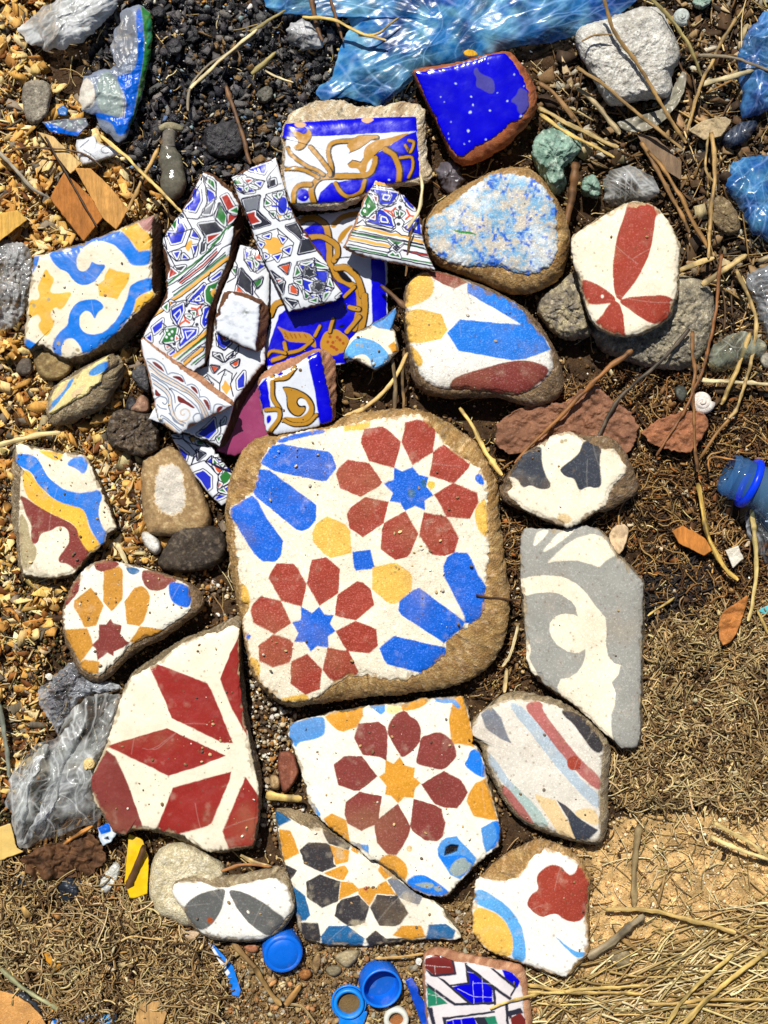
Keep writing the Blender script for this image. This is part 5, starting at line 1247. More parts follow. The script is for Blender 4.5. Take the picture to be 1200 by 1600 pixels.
rock('grey_stone', 'pale grey stone at the right edge below the straw bundle', 'P6 1150,470 1200,440 1230,480 1220,540 1170,530', 18, GREYS, mat=M_SMOOTH, amp=1)
rock('foam_lump', 'crumbly pale green foam lump above the mottled blue stone', 'P3 75,690 150,588 235,585 300,640 345,705 262,760 232,800 265,855 205,935 120,810', 46, ((164, 196, 178), (110, 140, 124), (206, 224, 206)), mat=M_FOAM, amp=9, nz=13, flat=.3, cat='foam')
rock('foam_lump', 'smaller pale green foam lump beside the clear plastic bubble', 'P3 318,850 380,808 425,870 405,935 335,925', 34, ((166, 200, 182), (118, 146, 130), (206, 226, 210)), mat=M_FOAM, amp=8, nz=10, flat=.3, cat='foam')
rock('foam_lump', 'tiny greenish foam crumbs at the top beside the grey snail shell', 'P3 838,-10 950,-20 930,25 880,55 850,40', 20, ((160, 186, 170), (120, 140, 130), (200, 214, 200)), mat=M_FOAM, amp=5, nz=8, cat='foam')
slab('bark_piece', 'rough reddish brown bark beneath the grey plastic bag', 'AO 140,290 330,185 500,150 620,105 675,120 745,200 775,290 645,410 430,432 250,442 190,385', 26, 22, (92, 62, 38), cat='bark', edge=3, amp=3, warp=32, sp=1.8, mat=M_WOOD, var=.7)
for pos, lab in (('AI 770,600 800,520 850,500 900,560 860,640 790,660', 'small black cinder above the dark cobble'), ('P1 770,190 830,170 860,210 850,260 790,270', 'rounded black cinder in the burnt patch'), ('P1 700,40 760,20 785,60 760,95 710,90', 'black cinder beside the green edged wrapper'),
                 ('P2 0,420 60,395 90,440 50,490 10,480', 'dull grey stone at the lower end of the burnt patch'), ('P1 940,590 1080,560 1160,600 1150,720 1060,760 960,720', 'crumbly black cinder above the striped shard')):
    rock('cinder', lab, pos, 22, ((52, 50, 54), (34, 32, 36), (80, 76, 78)) if 'dull' not in lab else ((120, 116, 104), (90, 88, 80), (140, 134, 120)), mat=M_CHAR if 'dull' not in lab else M_STONE, amp=4, nz=8, cat='cinder', flat=.4)

# ---------------------------------------------------------------- wood
WB = (178, 112, 48)
slab('wood_board', 'square brown board offcut above the blue and yellow tile', 'P1 235,930 300,808 370,870 500,1000 392,1132', 34, 12, WB, gx=.05, gy=-.1)
slab('wood_board', 'split brown board leaning beside the square offcut', 'P1 350,788 425,790 520,880 602,985 545,1078 480,1020', 40, 12, (200, 146, 76), gx=.08, gy=-.05)
slab('wood_board', 'pale thin wood slat under the white printed wrapper', 'P1 180,620 250,640 380,768 330,815', 26, 8, (214, 178, 116), gx=.05)
slab('wood_board', 'light wood block at the left edge', 'P1 -40,1010 80,985 128,1030 -40,1160', 30, 18, (216, 168, 78), gx=.05)
slab('wood_board', 'weathered grey brown board under the dry stems, top right', 'P3 580,622 680,650 795,760 792,845 720,800 640,720', 30, 6, (128, 104, 80), gx=.1)
slab('wood_chip', 'orange brown wood chip right of the grey scroll tile', 'P9 750,90 800,65 900,120 942,180 900,205 780,145', 22, 6, (190, 120, 50), gx=.1)
slab('wood_board', 'smooth yellow board at the left edge under the plastic bag', 'AO -60,80 75,30 120,205 172,235 -60,320', 26, 12, (226, 190, 110), amp=.2, mat=M_PLA)
slab('cardboard_disc', 'tan cardboard disc in the bottom left corner', 'AO -120,1240 0,1240 100,1262 220,1335 300,1420 360,1540 -120,1560', 22, 5, (206, 150, 84), amp=.3, cat='cardboard', mat=M_SMOOTH)
slab('cardboard_scrap', 'small tan cardboard flap beside the cardboard disc', 'AO 338,1405 400,1325 412,1372 372,1440 352,1485', 20, 3, (216, 160, 86), cat='cardboard', gx=.2, mat=M_SMOOTH)
slab('wood_block', 'grey brown wood block near the bottom left', 'AO 978,1425 1020,1320 1120,1268 1204,1400 1182,1482 990,1500', 30, 20, (178, 138, 84), gx=-.1, gy=.15)
slab('yellow_strip', 'bright yellow plastic strip under the red diamond tile', 'AO 930,105 1030,150 1045,200 1072,290 1062,540 990,565 935,567 900,450', 30, 5, (244, 196, 20), mat=M_PLA, cat='plastic', gx=-.1)
slab('brown_leaf', 'curled ochre leaf on the dry rootlets, lower left', 'AO 288,962 330,938 442,1040 452,1092 410,1102 350,1040', 20, 3, (190, 130, 30), cat='leaf', soft=1, warp=6)
slab('yellow_leaf', 'yellow leaf at the top edge of the cobalt tile', 'V 478,62 540,38 612,80 580,106 500,102', 46, 3, (214, 164, 30), cat='leaf', soft=1, warp=4)
slab('fruit_peel', 'curled reddish peel on the dry root mat, right side', 'P9 968,480 1062,420 1112,380 1092,460 1042,602 972,632', 26, 4, (190, 122, 60), cat='peel', soft=1, warp=18, mat=M_SMOOTH)
slab('dry_husk', 'pale striped husk beside the top of the grey tile', 'P9 450,120 480,62 540,58 548,110 508,205 480,180', 24, 5, (220, 190, 150), cat='husk', soft=1, warp=12)
slab('grey_rag', 'strip of weathered grey plastic under the white plaster lump', 'P3 790,330 825,345 800,460 705,582 600,625 520,612 486,560 560,588 650,560 745,480', 30, 3, (150, 144, 126), cat='rag', soft=1, warp=14, mat=M_PRINT)
slab('paper_scrap', 'crumpled tan paper scrap beside the right hand blue film', 'P3 828,612 900,562 1000,548 1028,570 980,640 900,655', 34, 3, (190, 168, 130), cat='paper', warp=14, mat=M_SMOOTH)
slab('shell_chip', 'white flake on dark litter right of the grey tile', 'P9 1000,180 1060,158 1085,220 1035,262', 22, 4, (230, 222, 204), cat='chip', warp=4, mat=M_SMOOTH)
slab('turquoise_scrap', 'turquoise plastic scrap at the right edge', 'P9 1150,462 1215,430 1220,492', 18, 2, (96, 190, 200), cat='plastic', mat=M_PLA)
slab('foil_scrap', 'shiny blue and silver foil scrap beside the red diamond tile', 'AO 708,60 780,28 845,90 802,160 742,192 718,130', 28, 2, base='pale', pat='@ AO\np B 700,50 790,20 800,90 730,110\np ZW 800,60 850,90 800,130\np NV 740,140 780,120 790,150', cat='foil', mat=M_PRINT, warp=8, sp=1.6)
slab('blue_strip', 'narrow bright blue plastic strip below the cream limestone', 'PA 975,820 1000,825 1092,930 1128,1040 1122,1072 1090,1068 1068,980', 16, 5, base='B1', pat='@ PA\np ZW 975,820 985,818 1078,960 1060,980', cat='plastic strip', mat=M_PLA, sp=1.4)
slab('blue_strip', 'dark blue plastic strip beside the crackled mosaic tile', 'AJ 800,310 860,280 925,390 912,430 1002,540 1015,760 960,740 880,520', 20, 5, (10, 70, 190), cat='plastic strip', mat=M_PLA)
slab('litter_scrap', 'blue and white litter scrap beside the cardboard disc', 'AO 358,1430 440,1440 465,1490 370,1500', 16, 2, base='pale', pat='@ AO\np B1 370,1420 430,1440 440,1470 390,1480', cat='litter', mat=M_PRINT, warp=5)
slab('litter_scrap', 'white litter scrap at the bottom edge', 'AO 560,1430 640,1408 722,1400 752,1440 742,1500 570,1500', 16, 2, base='pale', pat='@ AO\np B 560,1430 610,1420 600,1470\np N2 650,1430 700,1420 690,1470', cat='litter', mat=M_PRINT, warp=5)
slab('litter_scrap', 'pale blue litter scrap at the bottom edge', 'AO 742,1402 842,1398 834,1500 752,1500', 16, 2, base='LB', pat='@ AO\np ZW 780,1400 842,1398 836,1450', cat='litter', mat=M_PRINT, warp=5)
slab('blue_scrap', 'ragged dark blue plastic strip below the grey concrete chip', 'AN 308,880 400,868 620,850 635,900 560,985 450,965 360,950', 22, 4, base='N2', pat='@ AN\ns B 308,880 400,900 520,960 600,930 560,990 450,970 360,955\no GB 4 500,900 580,880 420,890', cat='plastic', mat=M_PRINT, warp=10)
slab('blue_scrap', 'tiny blue plastic chip among wood chips, upper left', 'AN 410,790 450,762 490,790 478,835 425,830', 18, 8, (50, 110, 180), cat='plastic', mat=M_PLA)

# ---------------------------------------------------------------- films, wrappers and bags
film('plastic_bag', 'crumpled translucent white bag in the top left corner', 'AN 120,210 250,100 400,0 520,-80 820,-100 850,60 770,130 700,220 560,310 440,352 380,362 250,332 170,285', 26, 15, 40, cat='plastic bag', dome=20, sp=2.0, al=0.66, fold=.65, col=((226, 228, 226), (244, 246, 246), (196, 192, 184)))
film('plastic_bag', 'large crumpled blue bag along the top edge', 'P 400,-30 560,-40 1010,-40 1000,5 930,42 870,66 800,72 760,95 700,106 660,112 640,127 600,167 570,162 530,152 505,162 488,142 522,120 528,72 556,32 500,14 420,24', 22, 14, 84, M_BLUEF, ((40, 140, 222), (130, 205, 244), (16, 96, 196)), cat='plastic bag', dome=12, sp=2.6, edge=3, dirn=(-.35, 1.9), al=0.62)
film('plastic_film', 'crumpled dark blue film at the right edge beside the plaster lump', 'P3 1125,110 1200,40 1290,40 1290,520 1190,525 1120,565 1065,545 1090,420 1055,320 1075,200', 26, 16, 62, M_BLUEF, ((30, 110, 204), (80, 160, 226), (10, 60, 150)), cat='plastic film', sp=2.2, al=0.52)
film('plastic_film', 'bright blue film at the right edge below the brown stick', 'P3 1005,760 1100,728 1200,715 1290,740 1290,1190 1190,1140 1100,1085 1078,960 1010,905', 26, 16, 66, M_BLUEF, ((26, 116, 206), (90, 176, 232), (12, 74, 170)), cat='plastic film', sp=2.2, al=0.52)
film('plastic_film', 'dark navy film between the two blue films at the right', 'P3 975,630 1080,560 1170,565 1110,665 1000,708', 20, 9, 30, M_BLUEF, ((24, 44, 70), (44, 70, 110), (14, 26, 44)), cat='plastic film', sp=2.4, al=0.75)
film('plastic_bag', 'crumpled grey translucent bag under the red diamond tile', 'AM 55,1030 80,920 150,820 250,700 330,620 400,630 440,600 520,450 640,310 760,250 880,250 965,290 920,480 860,650 780,800 740,900 740,1050 820,1230 700,1290 520,1352 350,1425 180,1485 140,1482 75,1300 62,1150', 26, 15, 62, cat='plastic bag', dome=14, sp=2.0, fold=.75, dirn=(-1.1, 1.35), col=((222, 224, 220), (242, 244, 244), (196, 190, 174)), al=0.24)
bag = bpy.data.objects['plastic_bag.002'] if 'plastic_bag.002' in bpy.data.objects else None
if bag:
    for q, zz, ang in (('AM 300,1250 360,950 420,700 520,520 640,420 700,470 600,640 520,820 470,1020 420,1200 250,1430 150,1470', 36, -1.15), ('AM 480,1130 560,900 700,600 860,330 930,380 850,650 740,880 700,1050 620,1150', 34, -1.0), ('AM 90,1280 110,1000 200,800 330,660 400,680 300,900 230,1120 190,1400 140,1460', 32, -1.3)):
        film('bag_fold', None, q, zz, 11, 30, sp=2.0, dome=12, dirn=(ang, 1.6), col=((216, 220, 218), (240, 242, 242), (190, 188, 178)), cat=None, al=.34, parent=bag, org=np.array(bag.location), fold=.8)
film('plastic_net', 'clear wrinkled plastic under the ochre petal tile', 'AM 305,260 330,200 400,170 430,110 520,50 600,15 660,130 740,170 900,180 955,250 760,250 640,315 520,452 440,595 425,520 325,420', 20, 12, 16, M_CLEAR, ((190, 196, 206), (226, 230, 236), (150, 150, 160)), cat='plastic film', sp=2.0, al=0.16)
film('plastic_film', 'dusty clear film at the left edge beside the blue and yellow tile', 'P -30,375 20,372 48,386 54,420 46,480 22,512 -30,520', 20, 10, 18, M_CLEAR, ((150, 150, 150), (200, 200, 200), (110, 108, 106)), cat='plastic film', sp=2.2, al=0.24)
film('plastic_bubble', 'clear inflated plastic bubble above the red petal tile', 'P3 415,850 450,800 520,778 650,808 695,890 655,940 550,965 440,962', 36, 6, 40, M_CLEAR, ((206, 208, 206), (232, 234, 234), (170, 168, 160)), cat='plastic film', dome=18, sp=2, al=0.24)
film('plastic_cup', 'greenish clear plastic scrap right of the grey stone', 'P6 915,490 960,400 1060,348 1185,385 1190,460 1100,502 980,550 920,535', 24, 8, 40, M_CLEAR, ((170, 176, 150), (206, 210, 190), (120, 126, 100)), cat='plastic scrap', dome=22, sp=2, al=0.24)
film('plastic_film', 'clear grey film at the right edge above the greenish scrap', 'P6 1085,110 1180,45 1260,40 1260,420 1190,400 1150,260', 22, 9, 36, M_CLEAR, ((160, 166, 172), (196, 200, 206), (120, 122, 126)), cat='plastic film', sp=2.4, al=0.35)
film('plastic_film', 'clear grey film below the blue bottle neck', 'P 1160,800 1200,770 1260,770 1260,900 1200,890 1175,850', 20, 9, 30, M_CLEAR, ((150, 154, 160), (190, 194, 200), (110, 110, 112)), cat='plastic film', sp=2.4, al=0.24)
film('plastic_film', 'silvery torn film in the burnt patch, top middle', 'P2 130,110 230,90 300,150 320,210 250,240 150,215', 20, 9, 16, M_CLEAR, ((170, 170, 172), (226, 226, 228), (90, 90, 92)), cat='plastic film', sp=2, al=0.4)
film('plastic_film', 'black plastic scrap below the bark piece', 'AO 388,450 560,430 635,418 580,520 520,602 450,592', 18, 9, 24, M_PLA, ((28, 32, 40), (46, 52, 62), (16, 18, 22)), cat='plastic scrap', sp=1.6, edge=6, dome=2, fold=1.6)
film('plastic_film', 'black plastic scrap in the roots near the yellow board', 'AO 70,370 150,350 225,430 202,505 120,475', 18, 8, 24, M_PLA, ((28, 32, 38), (46, 52, 60), (16, 18, 22)), cat='plastic scrap', sp=1.6, edge=6, dome=2, fold=1.6)
film('plastic_film', 'black plastic hem beside the cardboard disc', 'AO 30,1225 140,1215 240,1290 340,1390 330,1460 220,1335 100,1262', 14, 5, 24, M_PLA, ((40, 44, 50), (60, 64, 70), (24, 26, 30)), cat='plastic scrap', sp=2)
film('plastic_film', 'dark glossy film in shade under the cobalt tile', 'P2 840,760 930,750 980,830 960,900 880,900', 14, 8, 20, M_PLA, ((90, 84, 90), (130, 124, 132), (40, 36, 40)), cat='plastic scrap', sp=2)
film('snack_wrapper', 'torn blue and green wrapper with burnt grey backing, upper left', 'AN 860,80 940,50 1020,25 1098,110 1098,350 1062,520 1000,760 935,955 880,1035 800,985 700,885 680,820 560,792 590,548 640,560 720,490 820,500 820,370 780,350 830,270 808,230 870,170', 28, 7, 30, M_PRINT, cat='wrapper', dome=4, sp=1.7, edge=2.5, base='GL', pat='''
@ AN
s W 600,540 680,600 690,760 600,800 550,790
s N2 860,80 960,60 980,200 960,380 840,520 800,420
s GB 690,600 760,500 840,560 880,700 900,860 700,810
s B 980,60 1020,60 1042,300 1035,430 965,800 935,955 840,985 815,880 680,850 675,805 790,830 890,860 925,730 840,570 860,540 960,530 1000,400 985,200
p GN 1018,40 1105,110 1105,350 1070,520 932,975 935,900 975,790 1035,430 1045,300
s GRN 1070,110 1095,200 1080,350 1060,300
l W 1 880,850 890,740; 895,850 905,740; 865,850 870,820
''')
film('snack_wrapper', 'small white printed wrapper with green edge below the blue wrapper', 'AN 528,1010 640,1000 690,975 705,1040 820,1060 885,1112 620,1198 588,1190', 26, 5, 40, M_PRINT, cat='wrapper', dome=4, sp=1.5, edge=1, base='ZW', pat='''
@ AN
l GRN 1.6 610,1194 890,1110
c BK 1 790,1085 770,1105 738,1098 730,1075 745,1060 765,1060
c BK 1 640,1160 660,1140; 600,1080 650,1110 690,1145; 655,1110 640,1160
l N2 2 580,1060 640,1010
''')

# ---------------------------------------------------------------- bottle caps, bottles, shells
def cap(px, py, label, R_, up, tilt, z=20, col=(12, 108, 226), inner=None):
    rt = root('screwcap', label, 'bottle cap', P(px, py, z)); rt.rotation_euler = tilt
    h = 17
    n = 96; a = np.arange(n); ridge = np.where(a % 2 == 0, 1.0, .965)
    prof = [(R_ * .99, -h), (R_, -h + 1.5), (R_, h - 3), (R_ * .97, h - 1)]
    o = lathe('cap_side', prof, n, M_PLA, col, rt)
    co = np.empty(len(o.data.vertices) * 3); o.data.vertices.foreach_get('co', co); co = co.reshape(-1, 3)
    rr = np.tile(ridge, len(prof)); co[:, 0] *= rr; co[:, 1] *= rr; o.data.vertices.foreach_set('co', co.ravel())
    if up:                                   # closed top towards the sky
        lathe('cap_top', [(R_ * .965, h - 1), (R_ * .93, h + .6), (R_ * .8, h + 1.2), (R_ * .78, h + .6), (R_ * .74, h + .6), (R_ * .72, h + 1.3), (R_ * .4, h + 1.7), (.2, h + 1.9)], 64, M_PLA, col, rt)
    else:                                    # open side towards the sky
        lathe('cap_rim', [(R_ * .97, h - 1), (R_ * .93, h + .3), (R_ * .87, h - .5), (R_ * .86, h - 4)], 64, M_PLA, (20, 124, 240), rt)
        lathe('cap_bore', [(R_ * .86, h - 4), (R_ * .83, 2), (R_ * .82, -h + 8), (R_ * .78, -h + 5)], 64, M_PLA, col, rt)
        lathe('cap_liner', [(R_ * .78, -h + 5), (R_ * .5, -h + 4.4), (.2, -h + 4)], 64, M_PLA, inner or (24, 96, 186), rt)
    cover(np.stack([px + R_ * np.cos(a * .0654), py + R_ * np.sin(a * .0654)], 1)); return rt
cap(441, 1483, 'domed bright blue bottle cap lying top up below the white oval', 31, True, (.15, .12, .3), 17)
cap(594, 1537, 'blue bottle cap lying open side up at the bottom', 32, False, (.1, .17, 0), 19)
rt = root('cap_ring', 'broken sky blue cap ring with a torn tail beside the open cap', 'cap ring', P(545, 1567, 12))
lathe('ring', [(23, -6), (24, 5), (21.5, 8), (18, 6), (17.5, -4)], 48, M_PLA, (24, 140, 236), rt)
lathe('ring_lip', [(26.5, -6), (28, -1), (25.5, 1), (24.2, -5)], 48, M_PLA, (20, 130, 230), rt)
lathe('ring_floor', [(18, -4), (10, -4.5), (.2, -5)], 32, M_CLAY, (120, 96, 60), rt)
slab('ring_tail', '', 'AJ 175,630 230,650 330,660 445,585 440,640 390,760 180,780', 13, 7, (18, 132, 236), mat=M_PLA, parent=rt, org=np.array(rt.location), soft=1, cat=None)
rt = root('cap_ring', 'white plastic bottle neck ring below the open blue cap', 'cap ring', P(619, 1592, 10))
lathe('ring', [(19, -5), (19.5, 5), (16, 8), (11.5, 6), (11, -4)], 48, M_PLA, (226, 226, 214), rt)
lathe('ring_floor', [(11, -3), (6, -3.5), (.2, -4)], 32, M_CLAY, (150, 96, 56), rt)
rt = root('bottle_neck', 'blue plastic bottle neck with a bright blue ring at the right edge', 'bottle', P(1148, 745, 42)); cover(pts('P 1125,780 1150,710 1230,730 1250,860 1180,850')); rt.rotation_euler = (0, math.radians(90), math.radians(-24))
lathe('neck_thread', [(29, -14), (31, -13), (32, -8), (33.5, -6), (33.5, -4), (32, -2), (33, 4), (34, 6), (34, 8), (33, 10), (33, 19)], 64, M_PET, (90, 150, 214), rt)
lathe('neck_ring', [(33, 19), (39, 20), (40, 22), (40, 27), (39, 29), (33, 30)], 64, M_PLA, (4, 60, 240), rt)
lathe('bottle_shoulder', [(33, 30), (34, 46), (38, 58), (46, 72), (58, 92), (70, 120)], 64, M_PET, (120, 170, 214), rt)
# burnt glass bottle
rt = root('glass_bottle', 'small smoky grey bottle standing in the burnt patch, upper left', 'bottle', P(268, 268, 10))
def swept(name, path, rad, col, mat, parent):
    p = np.array(path, float); p = catmull(p, 8); r = np.interp(np.linspace(0, 1, len(p)), np.linspace(0, 1, len(rad)), rad)
    V, q, _ = tube_arrays(p[None], r[None], 24, .85); n = 24; m = len(p)
    V = np.concatenate([V, V[:n].mean(0, keepdims=True), V[-n:].mean(0, keepdims=True)]); i = np.arange(n); j = (i + 1) % n
    t = np.concatenate([np.stack([np.full(n, m * n), i, j], 1), np.stack([np.full(n, m * n + 1), (m - 1) * n + j, (m - 1) * n + i], 1)])
    k = fbm(np.repeat(p[:, 0], n) * 1.5 + np.tile(np.cos(i * .26) * 9, m), np.repeat(p[:, 1], n) + np.tile(np.sin(i * .26) * 9, m), 12, 3, 9)
    c = lin(*col)[None] * (1 + np.concatenate([k, [0, 0]])[:, None] * .4)
    org = np.array(parent.location) if parent else 0
    return link(name, mesh(name, V - org, [q, t], np.clip(c, .003, 1), mat), parent)
swept('bottle_body', [(262, 226, 28), (264, 242, 27), (270, 268, 26), (270, 292, 24), (265, 311, 20)], [10, 13, 19, 17, 21, 18, 11], (104, 100, 86), M_GLASS, rt)
swept('bottle_neck', [(266, 203, 32), (264, 215, 31), (264, 230, 29)], [11, 10, 10], (116, 110, 100), M_GLASS, rt)
swept('bottle_lip', [(249, 201, 36), (265, 197, 38), (286, 201, 36)], [4, 6, 6, 4], (150, 140, 110), M_SMOOTH, rt)
def snail(px, py, z, r, label, col, turn=0, dark=None):
    k = 60; t = np.linspace(0, 1, k); a = t * 5.2 * math.pi + turn
    rr = r * .62 * (1 - t) ** .9; hh = z + r * .75 * t ** 1.2
    p = np.stack([px + rr * np.cos(a), py + rr * np.sin(a), hh], 1); w = r * .44 * (1 - t) ** .8 + r * .05
    V, q, _ = tube_arrays(p[None], w[None], 10, 1.0)
    c = lin(*col)[None] * (1 + .25 * np.sin(np.repeat(t, 10) * 70)[:, None] * .4); org = P(px, py, z)
    o = link('snail_shell', mesh('snail_shell', V - org, [q], np.clip(c, .003, 1), M_SMOOTH)); o.location = org
    tag(o, label, 'snail shell'); cover(np.array([(px - r, py - r), (px + r, py - r), (px + r, py + r), (px - r, py + r)])); return o
snail(1097, 628, 24, 19, 'white snail shell above the reddish triangular stone', (238, 226, 214))
snail(1066, 26, 22, 14, 'grey spiral snail shell at the top right', (190, 196, 190), 1)
snail(140, 1194, 46, 10, 'tiny cream snail shell on the grey bag by the red diamond tile', (236, 206, 140), 2)
snail(77, 1058, 16, 6, 'tiny white snail shell on moss beside the clear wrinkled plastic', (236, 230, 214), 3)
snail(655, 1502, 14, 6, 'tiny white snail shell left of the crackled mosaic tile', (240, 236, 226), 1)

